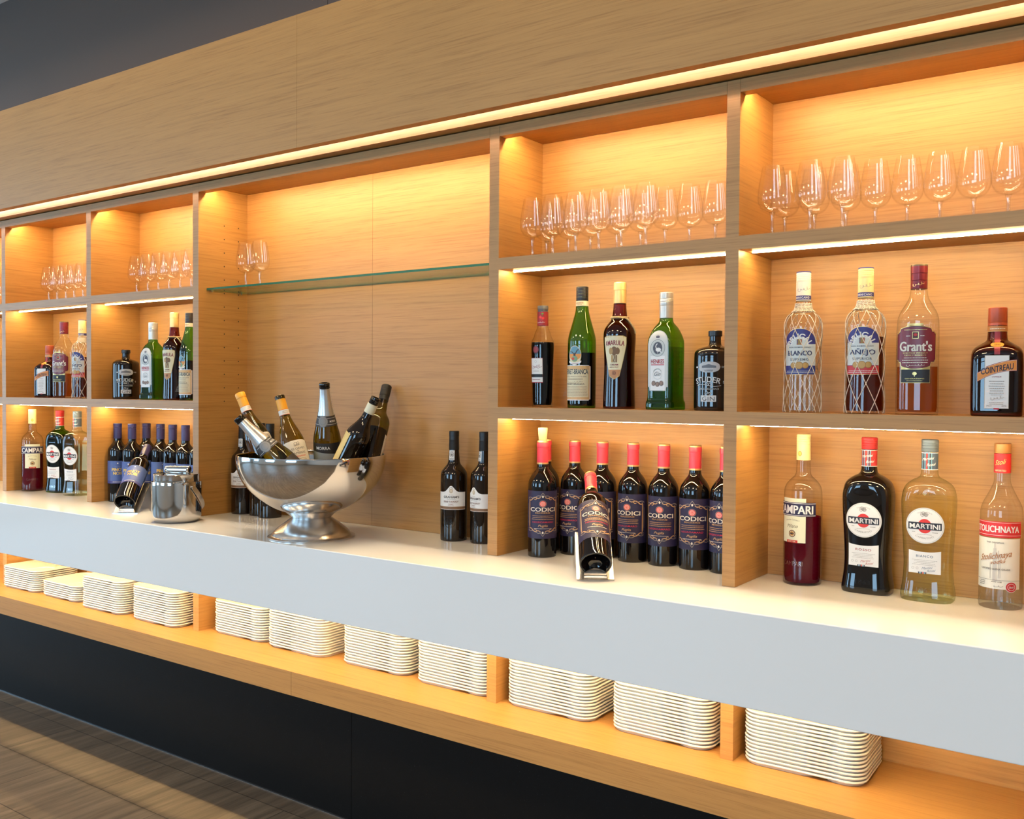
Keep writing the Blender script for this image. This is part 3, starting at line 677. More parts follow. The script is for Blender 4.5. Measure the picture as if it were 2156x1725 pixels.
# ---- red bitter
t = thing('bitter_bottle', '-', 'bottle'); BT['bitter'] = t
pr = P((0, .037), (0, .0412), (.004, .0425), (.195, .0425), (.222, .0405), (.238, .027), (.246, .0170), (.262, .0150), (.318, .0146)); S = Surf(pr)
part_lathe('body', t, pr, CLEAR, caps=(True, True)); fill(t, S, pr, .153, L_RED)
YC = pbr('yellow_cap', srgb(232, 208, 150), .42, .0); screwcap(t, .318, .340, .0155, YC, 3)
capsule(t, 'capsule', [(.281, .0153), (.2812, .0156), (.3175, .0154), (.318, .0148)], YC)
L = Label(S, .296, 0, .0008); L.disc(0, 0, .0045, .006, ink(120, 92, 50), 14); L.disc(0, 0, .0036, .005, ink(214, 172, 84), 14); L.build('neck_emblem', t)
L = Label(S, .143); PG = ink(230, 228, 196); L.rect(-.0300, -.046, .0300, .019, PG, 3); L.rect(-.0300, .043, .0300, .0535, PG); L.rect(-.0530, .0135, .0530, .0445, NAVY, 2); L.rect(-.0530, .0418, .0530, .0430, PAPERW, 1); L.rect(-.0530, .0150, .0530, .0162, PAPERW, 1)
L.text('CAMPARI', 0, .0290, .0195, PAPERW, .092, bold=.05); GB = ink(120, 104, 74); L.text('Davide Campari', 0, .0058, .0032, GB, .034, arc=.06, bold=.0); L.text('Milano', .000, -.0085, .0086, GB, .027, shear=.4, bold=.0)
L.ring(0, -.026, .0072, .0022, ink(120, 86, 52), 14); L.disc(0, -.026, .0050, .0050, ink(196, 140, 60)); L.rect(-.004, -.028, .0005, -.024, ink(40, 34, 40), 1); L.rect(.0012, -.028, .004, -.024, ink(40, 34, 40), 1); L.rect(-.013, -.0465, .013, -.0405, ink(200, 52, 40), 1); L.text('BITTER', 0, -.0435, .0032, PG, .018); L.build('front_label', t)
L = Label(S, .050); EMC = thin_glass('embossed_clear', (.75, .70, .70), (.5, .45, .45), .25, .15, (.5, .35, .35)); L.text('CAMPARI', 0, 0, .0105, EMC, .048, bold=-.01); L.build('embossed_name', t)
GBT = 'red bitter bottles'
spot('bitter', -.707, .146, WT, rz_for(-.707, .146, -32), 'half full bottle of red bitter with yellow cap in the right bay', GBT)
spot('bitter', -3.935, .078, WT, rz_for(-3.935, .078, 0), 'half full bottle of red bitter with yellow cap at the far left', GBT)

# ---- vermouths
def vermouth(glass, liq, level, capm, cmat, word, wordmat):
    t = thing('vermouth_bottle', '-', 'bottle'); cr = cross_super(.80, 3.6)
    pr = P((0, .047), (0, .0505), (.006, .0520), (.014, .0521), (.040, .0478), (.074, .0460), (.110, .0475), (.150, .0498), (.190, .0520), (.218, .0522), (.240, .0480), (.253, .032), (.258, .0200), (.266, .0162), (.312, .0150))
    S = Surf(pr, cr, (.215, .262)); part_lathe('body', t, pr, glass, S, 64)
    if liq: fill(t, S, pr, level, liq, n=56)
    screwcap(t, .312, .3375, .0168, capm, 3)
    N = Surf([(.27, .0158), (.312, .0158)]); L = Label(N, .2925); L.rect(-.0485, -.0180, .0485, .0180, cmat, 2); L.rect(-.0485, .0168, .0485, .0180, PAPERW, 1); L.rect(-.0485, -.0180, .0485, -.0168, PAPERW, 1)
    BLU = ink(96, 148, 176); DB = ink(38, 42, 62)
    for u, wd, c in ((-.0125, .0022, BLU), (-.0095, .0018, DB), (-.0065, .0020, BLU), (-.0025, .0030, ink(204, 58, 52)), (.0012, .0018, BLU), (.0038, .0016, DB), (.0062, .0018, BLU)): L.rect(u - wd / 2, -.0168, u + wd / 2, .0168, c, 1)
    L.text('Martini', -.001, .0055, .0060, PAPERW, .024, shear=.35, bold=.0, slope=.16); L.text('Rossi', .006, -.0065, .0060, PAPERW, .017, shear=.35, bold=.0, slope=.16); L.build('neck_label', t)
    L = Label(S, .160); G3 = ink(150, 146, 142); L.disc(0, 0, .0378, .0378, ink(170, 166, 158), 40); L.disc(0, 0, .0370, .0370, PAPERW, 40); L.ring(0, 0, .0355, .0005, G3, 60)
    L.text('TORINO  ITALIA', 0, .0285, .0022, G3, .030, arc=.030, bold=0); L.squiggle(-.001, .0235, .010, .009, G3, 5, .0010, .2); L.squiggle(0, .0235, .007, .008, G3, 4, .0010, -.5)
    L.disc(0, -.001, .0138, .0150, ink(206, 48, 42), 30); L.rect(-.0325, -.0085, .0325, .0065, ink(24, 28, 42), 1); L.ring(0, 0, .0, .0, G3, 3)
    L.text('MARTINI', 0, -.001, .0105, PAPERW, .059, bold=.055); L.text("L'APERITIVO", 0, -.0262, .0036, G3, .036, arc=-.032, bold=.0); L.lines(0, -.0185, .030, 1, .003, .0008, G3); L.lines(.020, -.0135, .010, 1, .003, .0014, G3); L.lines(-.021, -.0135, .006, 1, .003, .0012, G3); L.build('round_label', t)
    L = Label(S, .0845); L.func(-.0315, .0315, lambda k: -.0245, lambda k: .0200 + .0035 * k * k, PAPERW, 16); L.text(word, 0, .0115, .0050, wordmat, .033, bold=.03, space=1.2); L.lines(0, .0030, .050, 4, .0030, .0007, G3); L.ring(-.021, -.0135, .0022, .0005, G3, 12); L.ring(-.013, -.0135, .0022, .0005, G3, 12)
    L.text('Martini', .006, -.0115, .0050, wordmat, .021, shear=.35, bold=.0, slope=.16); L.text('Rossi', .014, -.0165, .0050, wordmat, .016, shear=.35, bold=.0, slope=.16)
    for k in range(6): L.rect(-.011 + k * .0028, -.0245, -.009 + k * .0028, -.0205, [DB, BLU, DB, ink(204, 58, 52), BLU, DB][k], 1)
    L.build('lower_label', t)
    E2 = EMC if glass is not BLACKG else EMB
    L = Label(S, .030); L.text('1863', 0, -.004, .0095, E2, .030, bold=-.01); L.build('embossed_year', t)
    L = Label(S, .2265); L.text('ITALIA', 0, 0, .0050, E2, .040, bold=-.01); L.build('embossed_word', t)
    return t
VG = thin_glass('dark_vermouth_glass', (.10, .13, .02), (.03, .03, .005), .06, .35, (.004, .003, .002))
BT['rosso'] = vermouth(BLACKG, None, 0, pbr('red_screw_cap', srgb(176, 44, 48), .38, .2), ink(176, 44, 48), 'ROSSO', ink(170, 70, 70))
BT['bianco'] = vermouth(PALE, L_YELLOW, .218, pbr('grey_screw_cap', srgb(98, 112, 124), .38, .3), ink(66, 84, 104), 'BIANCO', ink(92, 116, 140))
GV = 'vermouth bottles with round white labels'
spot('rosso', -.562, .146, WT, rz_for(-.562, .146, -15), 'dark vermouth bottle with red cap in the right bay', GV)
spot('bianco', -.437, .139, WT, rz_for(-.437, .139, -11), 'pale yellow vermouth bottle with grey cap in the right bay', GV)
BT['rossogreen'] = vermouth(GREEN, L_DARK, .236, MATS['red_screw_cap'], ink(176, 44, 48), 'ROSSO', ink(170, 70, 70))
spot('rossogreen', -3.800, .122, WT, rz_for(-3.800, .122, -46), 'dark vermouth bottle with green neck and red cap at the far left', GV)
spot('bianco', -3.640, .105, WT, rz_for(-3.640, .105, -46), 'pale yellow vermouth bottle with grey cap at the far left', GV)

# ---- vodka
t = thing('vodka_bottle', 'clear vodka bottle with red band label and gold cap at the right edge', 'bottle', (-.302, .157, WT), rz_for(-.302, .157, -16))
pr = P((0, .037), (0, .0395), (.003, .0405), (.038, .0405), (.0385, .0400), (.182, .0400), (.206, .0385), (.232, .025), (.252, .0160), (.262, .0146), (.314, .0142)); S = Surf(pr)
part_lathe('body', t, pr, CLEAR); fill(t, S, pr, .120, L_CLEAR); GC = pbr('matt_gold_cap', srgb(206, 150, 92), .36, .5)
screwcap(t, .314, .334, .0160, GC, 0); NS = Surf([(.27, .0152), (.314, .0152)]); L = Label(NS, .2935); RR = ink(206, 40, 48); L.rect(-.0475, -.0195, .0475, .0195, RR, 2); L.text('Stoli', 0, .003, .0105, ink(232, 190, 110), .022, shear=.4, bold=.0, slope=.2); L.text('IMPORTED', 0, -.0145, .0038, ink(232, 190, 150), .022, bold=.03); L.build('neck_label', t)
L = Label(S, .110); L.rect(-.050, -.068, .050, .034, ink(232, 226, 210), 4); L.rect(-.0525, .036, .0525, .068, ink(206, 44, 50), 2); L.rect(-.0525, .0655, .0525, .0662, PAPERW, 1); L.rect(-.0525, .0400, .0525, .0407, PAPERW, 1)
L.text('STOLICHNAYA', 0, .0530, .0135, PAPERW, .092, bold=.045); GT = ink(110, 104, 98); L.text('THE ORIGINAL', 0, .0255, .0028, GT, .034, bold=.02)
TW = ink(196, 190, 180)
for a, b2, c, d in ((-.004, -.052, .004, .006), (-.0025, .006, .0025, .014), (-.001, .014, .001, .024), (.006, -.046, .0075, .010), (.009, -.046, .0105, .000), (-.009, -.048, -.0075, -.016)): L.rect(a, b2, c, d, TW, 2)
CB = ink(168, 112, 66); L.text('Stolichnaya', .000, -.0010, .0130, CB, .062, shear=.4, bold=.01, slope=.22); L.text('vodka', .006, -.0125, .0080, CB, .026, shear=.4, bold=.01, slope=.2)
L.text('CERTIFIED ALPHA GRADE', 0, -.0280, .0036, GT, .056, bold=.02); L.text('ESTD 1938', .004, -.0535, .0026, GT, .018, bold=.02); L.lines(-.025, -.054, .014, 3, .0035, .0013, GT); L.squiggle(.006, -.0625, .016, .005, GT, 2, .0006, .2); L.rect(-.050, -.0502, .050, -.0496, GT, 1)
L.disc(.030, -.0625, .0105, .0105, PAPERW, 20); L.disc(.030, -.0625, .0098, .0098, ink(186, 36, 44), 20); L.ring(.030, -.0625, .0066, .0007, PAPERW, 24); L.text('Stoli', .030, -.0625, .0042, PAPERW, .009, shear=.3); L.build('front_label', t)

# ---- rum in cord nets
def rum(word, sub, capm, lowmat, liq, level):
    t = thing('rum_bottle', '-', 'bottle')
    pr = P((0, .037), (0, .0395), (.005, .0402), (.030, .0396), (.080, .0384), (.140, .0386), (.180, .0398), (.194, .0396), (.212, .034), (.222, .0215), (.228, .0165), (.250, .0152), (.284, .0148)); S = Surf(pr)
    part_lathe('body', t, pr, CLEAR); fill(t, S, pr, level, liq)
    screwcap(t, .286, .307, .0157, capm, 3); capsule(t, 'cap_top', [(.3068, .0157), (.3085, .0156), (.3090, .0145)], ink(52, 48, 120))
    NS = Surf([(.245, .0155), (.286, .0155)]); L = Label(NS, .2655); L.rect(-.0485, -.0205, .0485, .0205, capm, 2); L.rect(-.0485, -.0185, .0485, -.0095, ink(50, 48, 118), 1); L.text('DOMINICANO', -.004, -.014, .0048, PAPERW, .040, bold=.03, space=1.2); L.squiggle(.002, .004, .026, .008, ink(120, 110, 120), 4, .0006, .2); L.build('neck_label', t)
    L = Label(S, .132); GR_ = ink(206, 210, 206); NV = ink(52, 54, 124); ed = lambda k: .030 + .0 * k
    L.func(-.0365, .0365, lambda k: -.050, lambda k: .020 + .031 * math.sqrt(max(0, 1 - k * k)), GOLD, 32, 3); L.func(-.0355, .0355, lambda k: -.049, lambda k: .020 + .030 * math.sqrt(max(0, 1 - k * k)), NV, 32, 3)
    L.rect(-.0355, -.030, .0355, .0165, GR_, 3); L.func(-.0195, .0195, lambda k: .016, lambda k: .0165 + .0165 * math.sqrt(max(0, 1 - k * k)), GR_, 20); L.rect(-.0355, -.049, .0355, -.031, lowmat, 2)
    L.text('BRUGAL', 0, .0340, .0125, PAPERW, .064, arc=.0240, bold=.05)
    L.rect(-.0055, .0150, .0055, .0275, ink(150, 120, 60), 1); L.poly([(-.0045, .0160), (.0045, .0265), (-.0045, .0265)], NV); L.poly([(-.0045, .0160), (.0045, .0160), (.0045, .0265)], ink(190, 48, 40))
    DK = ink(58, 60, 84); L.text('RON DOMINICANO', 0, .0098, .0026, DK, .046, bold=.02, space=1.2); L.text(word, 0, -.0025, .0105, ink(40, 42, 84), .053, bold=.045); L.text(sub, 0, -.0165, .0056, ink(110, 112, 120), .040, bold=.02, space=1.15)
    for u in (-.0125, .0125, 0): L.disc(u, -.0295, .0082 if u == 0 else .0068, .0082 if u == 0 else .0068, ink(150, 112, 56), 18); L.disc(u, -.0295, .0070 if u == 0 else .0057, .0070 if u == 0 else .0057, ink(188, 148, 84), 18)
    L.lines(0, -.0420, .060, 2, .0034, .0010, PAPERW, .05); L.build('front_label', t)
    mb = MB(); CO = pbr('cotton_cord', (.78, .68, .52), .8); K = 7
    for s in (-1, 1):
        for k in range(K):
            pts = []
            for i in range(41):
                z = .218 - .217 * i / 40; th = (k + .25) / K + s * (.218 - z) * 1.85
                pts.append(S.pt(0, max(z, .001), .0011, frac=th % 1.0))
            tube(mb, pts, .00075, CO, 5)
    for i in range(6): tube(mb, [S.pt(0, .222 + i * .0032, .0012, frac=j / 24) for j in range(24)], .0011, CO, 5, True)
    for i in range(14): tube(mb, [S.pt(0, .220 + .020 * j / 4, .0016, frac=(i + .3 * math.sin(j * 2)) / 14) for j in range(5)], .0009, CO, 5)
    mb.build('cord_net', t, smooth=True); return t
WC = pbr('ivory_cap', srgb(236, 226, 206), .4); YC2 = pbr('straw_cap', srgb(234, 208, 146), .4)
BT['blanco'] = rum('BLANCO', 'SUPREMO', WC, ink(56, 62, 128), L_CLEAR, .150); BT['anejo'] = rum('AÑEJO', 'SUPERIOR', YC2, ink(196, 56, 62), L_RUM, .162)
GN = 'rum bottles in white cord nets'
spot('blanco', -.690, .080, S2, rz_for(-.690, .08, -11), 'clear white rum bottle in a cord net on the right bay shelf', GN)
spot('anejo', -.557, .080, S2, rz_for(-.557, .08, -9), 'amber rum bottle in a cord net on the right bay shelf', GN)
spot('anejo', -3.556, .080, S2, rz_for(-3.556, .08, -44), 'amber rum bottle in a cord net at the far left bay', GN)

# ---- whisky
t = thing('whisky_bottle', '-', 'bottle'); BT['whisky'] = t; cr = cross_tri()
pr = P((0, .037), (0, .0395), (.004, .0402), (.176, .0402), (.204, .0385), (.226, .026), (.240, .0180), (.256, .0160), (.262, .0150), (.300, .0148)); S = Surf(pr, cr, (.17, .235))
part_lathe('body', t, pr, CLEAR, S, 60); fill(t, S, pr, .098, L_WHISKY); MRC = pbr('maroon_cap', srgb(112, 30, 40), .32, .3)
capsule(t, 'cap', [(.2575, .0158), (.258, .0162), (.2745, .0160), (.275, .0154), (.2755, .0161), (.289, .0162), (.2895, .0156), (.290, .0163), (.3035, .0165), (.304, .0158)], MRC); capsule(t, 'cap_top', [(.3035, .0163), (.3055, .0166), (.3075, .0160)], pbr('dark_gold', (.12, .09, .05), .4, .5))
NS = Surf([(.25, .0162), (.29, .0162)]); L = Label(NS, .2665); L.squiggle(0, 0, .022, .006, GOLD, 4, .0007, .25); L.build('cap_signature', t)
L = Label(S, .136); MR = ink(118, 34, 46, .35); GDP = pbr('gold_edge', srgb(206, 178, 112), .3, .6)
def shield(d):
    def hi(k): a = abs(k); return (.0455 - .010 * a * a if a < .78 else (.0335 if a < .9 else .0300)) - d
    def lo(k): a = abs(k); return -(.0440 - .012 * a * a if a < .74 else (.0300 if a < .9 else .0255)) + d
    return lo, hi
L.rect(-.0285, -.0715, .0285, -.036, GDP, 2); L.rect(-.0278, -.0705, .0278, -.044, ink(28, 28, 32), 2)
lo, hi = shield(0); L.func(-.0405, .0405, lo, hi, GDP, 40, 3); lo, hi = shield(.0014); L.func(-.0392, .0392, lo, hi, ink(60, 24, 30), 40, 3); lo, hi = shield(.0022); L.func(-.0385, .0385, lo, hi, MR, 40, 3)
SV = ink(220, 216, 200); L.text("Grant's", .000, .0035, .0200, SV, .062, bold=.05); L.rect(-.006, .0185, .006, .0325, GDP, 1); L.rect(-.005, .0195, .005, .0315, ink(70, 30, 30), 1); L.disc(0, .0265, .0035, .003, ink(190, 40, 36), 10); L.lines(0, .0365, .044, 1, .003, .0012, GDP, .05); L.lines(-.013, .0240, .008, 1, .003, .0013, SV); L.lines(.013, .0240, .008, 1, .003, .0013, SV)
L.text('SCOTCH WHISKY', .0, -.0105, .0032, GDP, .046, bold=.0); L.text('FAMILY RESERVE', 0, -.0152, .0028, GDP, .040, bold=.0); L.lines(0, -.0205, .048, 3, .0048, .0014, SV); L.squiggle(0, -.0355, .032, .004, SV, 6, .0006, .05)
L.disc(0, -.0525, .0040, .0035, GDP, 12); L.rect(-.0006, -.0585, .0006, -.054, GDP, 1); L.text('GENERATIONS', 0, -.0625, .0028, GDP, .034); L.lines(0, -.0670, .030, 1, .003, .0008, GDP); L.rect(-.014, .0455, .014, .0490, GDP, 1); L.build('front_label', t)
GW = 'whisky bottles with maroon labels'
spot('whisky', -.451, .080, S2, rz_for(-.451, .08, -8), 'whisky bottle with a maroon label on the right bay shelf', GW)
spot('whisky', -3.700, .085, S2, rz_for(-3.7, .085, -36), 'whisky bottle with a maroon label at the far left bay', GW)

# ---- orange liqueur
t = thing('orange_liqueur_bottle', '-', 'bottle'); BT['orange'] = t; cr = cross_super(1.0, 5.5)
pr = P((0, .041), (0, .0450), (.005, .0466), (.115, .0468), (.132, .0445), (.142, .030), (.148, .0195), (.154, .0178), (.180, .0168)); S = Surf(pr, cr, (.12, .148))
part_lathe('body', t, pr, AMBER, S, 64); fill(t, S, pr, .128, liquid('brown_liqueur', (.32, .075, .02), .45, (.07, .016, .005)), n=56)
OC = pbr('orange_cap', srgb(190, 84, 46), .4); capsule(t, 'cap', [(.178, .0172), (.1785, .0175), (.183, .0175), (.1835, .0169), (.1845, .0174), (.2125, .0170), (.2135, .0160)], OC)
NS = Surf([(.165, .0177), (.178, .0173)]); L = Label(NS, .1715); L.rect(-.054, -.0055, .054, .0055, ink(188, 120, 62), 1); L.rect(-.054, -.0050, .054, -.0042, ink(226, 190, 120), 1); L.lines(0, 0, .030, 1, .003, .0014, ink(236, 220, 190)); L.build('collar', t)
L = Label(S, .0); RB = ink(150, 34, 46); L.rect(-.0050, .120, .0050, .166, RB, 8)
L.rect(-.0213, .0150, .0213, .1185, ink(170, 160, 140), 3); L.rect(-.0205, .0158, .0205, .1178, PAPERW, 3); L.disc(0, .1395, .0118, .0048, ink(214, 146, 44), 16); L.text('1849', 0, .1395, .0030, ink(110, 70, 20), .012, shear=.3); L.rect(-.0048, .0135, .0048, .0165, ink(190, 40, 56), 1)
bn = lambda w_, o2: (lambda k: .0865 + .0105 * k - .006 * (k * k) - w_ + o2, lambda k: .1005 + .0105 * k - .004 * (k * k) + w_ + o2 - .004 * (k < -.55))
lo, hi = bn(.0030, 0); L.func(-.0340, .0340, lo, hi, RB, 26); lo, hi = bn(.0020, 0); L.func(-.0335, .0335, lo, hi, ink(232, 214, 190), 26); lo, hi = bn(.0014, 0); L.func(-.0332, .0332, lo, hi, ink(218, 136, 52), 26)
L.text('COINTREAU', .0005, .0925, .0125, ink(40, 34, 52), .056, bold=.03, slope=.19); L.text("L'UNIQUE", 0, .0770, .0026, ink(160, 70, 70), .016); GQ = ink(150, 142, 134)
L.lines(0, .0680, .028, 6, .0046, .0012, GQ); L.squiggle(0, .0355, .022, .006, GQ, 4, .0006, .2); L.lines(0, .0415, .022, 1, .003, .0008, GQ); L.lines(0, .0270, .026, 2, .003, .0010, GQ); L.text('70cl', -.013, .0205, .0026, GQ, .009); L.text('40%', .013, .0205, .0026, GQ, .009); L.build('front_label', t)
GU = 'orange liqueur bottles'
spot('orange', -.305, .085, S2, rz_for(-.305, .085, 0), 'square brown liqueur bottle with orange cap on the right bay shelf', GU)
spot('orange', -3.808, .085, S2, rz_for(-3.808, .085, -42), 'square brown liqueur bottle with orange cap at the far left bay', GU)

# ---- cherry spirit
t = thing('cherry_liqueur_bottle', 'small dark bottle with a red cherry neck label and wax seal', 'bottle', (-1.378, .080, S2), rz_for(-1.378, .08, -35))
pr = P((0, .024), (0, .0258), (.004, .0264), (.060, .0278), (.120, .0300), (.156, .0310), (.172, .0300), (.184, .0230), (.196, .0205), (.206, .0150), (.214, .0138), (.250, .0135)); S = Surf(pr)
part_lathe('body', t, pr, CLEAR); fill(t, S, pr, .170, L_DARK, .0018); capsule(t, 'stopper', [(.2500, .0130), (.2560, .0132), (.2565, .0142), (.2640, .0142), (.2655, .0135)], pbr('grey_stopper', (.10, .10, .10), .5))
NS = Surf([(.21, .0143), (.25, .0140)]); L = Label(NS, .2315); L.rect(-.044, -.018, .044, .018, ink(150, 36, 44), 2); L.disc(.002, .004, .0035, .0035, ink(226, 60, 50), 12); L.disc(.009, .001, .0035, .0035, ink(210, 46, 46), 12); L.stroke([(.003, .007), (.006, .013), (.009, .004)], .0006, ink(90, 140, 50)); L.rect(.005, .011, .010, .0145, ink(90, 150, 50), 1); L.squiggle(.002, -.0095, .022, .004, PAPERW, 4, .0006, .05); L.build('neck_label', t)
L = Label(S, .095); L.rect(-.0185, -.0315, .0185, .0335, ink(150, 50, 60), 3); L.rect(-.0180, -.0085, .0180, .0325, PAPERW, 3); L.rect(-.0180, -.0290, .0180, -.0165, PAPERW, 1); L.squiggle(0, .0105, .026, .010, ink(150, 70, 80), 5, .0007, .12); L.lines(0, .001, .018, 2, .003, .0008, ink(170, 160, 150)); L.ring(0, .024, .003, .0005, ink(190, 180, 170)); L.lines(0, -.0228, .026, 1, .003, .0018, ink(170, 140, 140)); L.rect(-.0180, -.0165, .0180, -.0085, BLACK, 1); L.build('front_label', t)
L = Label(S, .150, .0, .0010); WX = pbr('red_wax', srgb(112, 24, 30), .35); L.disc(0, 0, .0088, .0095, WX, 20); L.disc(0, 0, .0060, .0066, ink(150, 44, 48), 16); L.build('wax_seal', t)

# ---- herbal liqueur in green glass
t = thing('herbal_liqueur_bottle', '-', 'bottle'); BT['herbal'] = t
pr = P((0, .033), (0, .0352), (.004, .0362), (.160, .0364), (.180, .0355), (.214, .0255), (.244, .0172), (.262, .0156), (.300, .0150)); S = Surf(pr)
part_lathe('body', t, pr, GREEN); fill(t, S, pr, .140, L_DARK, .0018); screwcap(t, .272, .3085, .0156, BK, 4)
NS = Surf([(.255, .0158), (.275, .0156)]); L = Label(NS, .2655); L.rect(-.0485, -.0065, .0485, .0065, CREAM, 1); L.lines(0, .001, .026, 1, .003, .0026, ink(170, 130, 84)); L.lines(0, -.003, .016, 1, .003, .001, ink(170, 130, 84)); L.build('neck_label', t)
L = Label(S, .133); L.disc(0, 0, .0178, .0245, CREAM, 28); L.func(-.0168, .0168, lambda k: -.006 * (1 - k * k), lambda k: .0232 * math.sqrt(max(0, 1 - k * k)), ink(100, 150, 170), 24); L.func(-.0166, .0166, lambda k: -.012 * math.sqrt(max(0, 1 - k * k)) , lambda k: .004, ink(226, 150, 70), 24)
BW = ink(64, 44, 34); L.stroke([(-.013, .010), (-.007, .0085), (-.002, .003), (.003, .005), (.007, .013), (.0105, .0145)], .0024, BW); L.disc(0, .001, .0030, .0050, BW, 10); L.disc(0, -.0085, .0085, .0075, ink(126, 156, 120), 16); L.disc(-.004, -.0085, .004, .0035, ink(200, 70, 50), 10); L.func(-.0175, .0175, lambda k: -.0235 + .006 * k * k, lambda k: -.0185 + .006 * k * k, PAPERW, 16); L.lines(0, -.0205, .022, 1, .003, .0012, ink(160, 60, 50)); L.build('eagle_label', t)
L = Label(S, .064); BE = ink(218, 176, 120); L.func(-.0425, .0425, lambda k: -.0445 + (.003 if abs(k) > .93 else 0), lambda k: .0445 - (.003 if abs(k) > .93 else 0), PAPERW, 30, 3); L.rect(-.0400, -.0425, .0400, .0425, BE, 3); L.rect(-.0365, -.036, .0365, .0330, CREAM, 3)
L.text('FERNET-BRANCA', 0, .0285, .0130, ink(44, 58, 72), .070, bold=.03); TB = ink(150, 126, 104); L.text('FRATELLI BRANCA DISTILLERIE', 0, .0160, .0032, TB, .062, bold=.01); L.lines(0, .0115, .050, 2, .0034, .0009, TB); L.text('FERNET BRANCA', 0, -.0030, .0040, ink(110, 90, 80), .052, bold=.01); L.squiggle(.0, .0025, .040, .004, TB, 6, .0006, .05); L.lines(0, -.0095, .064, 7, .0038, .0009, TB, .1); L.build('front_label', t)
GH = 'green herbal liqueur bottles'
spot('herbal', -1.258, .080, S2, rz_for(-1.258, .08, -30), 'green bottle with eagle label and black cap above the red capped wines', GH)
spot('herbal', -2.873, .080, S2, rz_for(-2.873, .08, -54), 'green bottle with black cap half hidden by the divider above the ice bucket', GH)

# ---- cream liqueur
t = thing('cream_liqueur_bottle', '-', 'bottle'); BT['cream'] = t
pr = P((0, .037), (0, .0392), (.005, .0402), (.040, .0390), (.100, .0370), (.140, .0382), (.176, .0405), (.196, .0390), (.210, .030), (.220, .0205), (.232, .0180), (.258, .0154), (.300, .0146)); S = Surf(pr)
part_lathe('body', t, pr, AMBER); fill(t, S, pr, .225, liquid('cream_in_brown_glass', (.10, .025, .01), .7, (.12, .040, .014)), .0018)
capsule(t, 'cap', [(.2605, .0155), (.261, .0158), (.2925, .0155), (.2930, .0148), (.2940, .0148), (.2945, .0158), (.3110, .0156), (.3130, .0140)], GOLDCAP)
mb = MB(); RO = pbr('twisted_rope', (.62, .42, .20), .85)
for q in (0, 1, 2): tube(mb, [(( .0202 + .0016 * math.cos(j * .9 + q * 2.1)) * math.sin(2 * PI * j / 60), -(.0202 + .0016 * math.cos(j * .9 + q * 2.1)) * math.cos(2 * PI * j / 60), .2255 + .0016 * math.sin(j * .9 + q * 2.1)) for j in range(60)], .0014, RO, 6, True)
tube(mb, [(.0195, -.010, .224), (.026, -.008, .219), (.033, -.004, .208), (.0385, .000, .196), (.0410, .002, .186)], .0022, RO, 6); mb.build('rope', t, smooth=True)
L = Label(S, .130); SH = lambda d: ((lambda k: -.0560 + .052 * abs(k) ** 2.2 * .6 + d), (lambda k: (.0485 - .004 * abs(k) if abs(k) < .80 else .0485 - .004 * .8 - (abs(k) - .8) * .12) - d))
w_ = .031
def half(v): return w_ * (1 - .62 * max(0, (.030 - v) / .086) ** 1.1)
def shcols(d, vlo, vhi):
    n = 20; return [(v, half(v) - d) for v in [vlo + (vhi - vlo) * i / n for i in range(n + 1)]]
def hstrip(L, rows, mat):
    vs2 = []; fs = []; m2 = 8
    for v, h in rows:
        for j in range(m2 + 1): vs2.append((-h + 2 * h * j / m2, v))
    for i in range(len(rows) - 1):
        for j in range(m2): a = i * (m2 + 1) + j; fs.append((a, a + 1, a + m2 + 2, a + m2 + 1))
    L.put(vs2, fs, mat)
hstrip(L, [(-.0575, .001)] + shcols(0, -.050, .046) + [(.0495, .022)], ink(196, 170, 110)); hstrip(L, [(-.0560, .001)] + shcols(.0012, -.049, .045) + [(.0482, .021)], ink(222, 212, 176)); hstrip(L, [(-.0560, .001)] + shcols(.0012, -.049, -.034), ink(190, 134, 86))
MA = ink(130, 30, 52); L.text('AMARULA', 0, .0325, .0125, MA, .052, bold=.035, arc=.16); EB = ink(116, 84, 48); EL = ink(176, 140, 84)
L.disc(0, .012, .0075, .011, EB, 16); L.disc(-.0085, .012, .0055, .0085, EL, 14); L.disc(.0085, .012, .0055, .0085, EB, 14); L.stroke([(0, .006), (.001, -.004), (-.001, -.012), (.001, -.016)], .0030, EB); L.stroke([(-.004, .003), (-.005, -.006)], .0012, CREAM); L.stroke([(.004, .003), (.005, -.006)], .0012, CREAM); L.rect(-.0072, -.016, -.0030, .002, EL, 2); L.rect(.0035, -.016, .0072, .002, EB, 2)
L.text('CREAM', 0, -.0215, .0040, MA, .020, bold=.03); L.text('MARULA FRUIT', 0, -.0275, .0026, MA, .022, bold=.02); L.ring(0, -.0420, .0042, .0011, ink(110, 60, 40), 14); L.disc(0, -.042, .0018, .0018, ink(110, 60, 40), 8); L.build('front_label', t)
GM = 'brown cream liqueur bottles with gold caps'
spot('cream', -1.149, .080, S2, rz_for(-1.149, .08, -20), 'brown gold capped cream liqueur bottle above the red capped wines', GM)
spot('cream', -2.962, .080, S2, rz_for(-2.962, .08, -42), 'brown gold capped cream liqueur bottle above the ice bucket', GM)

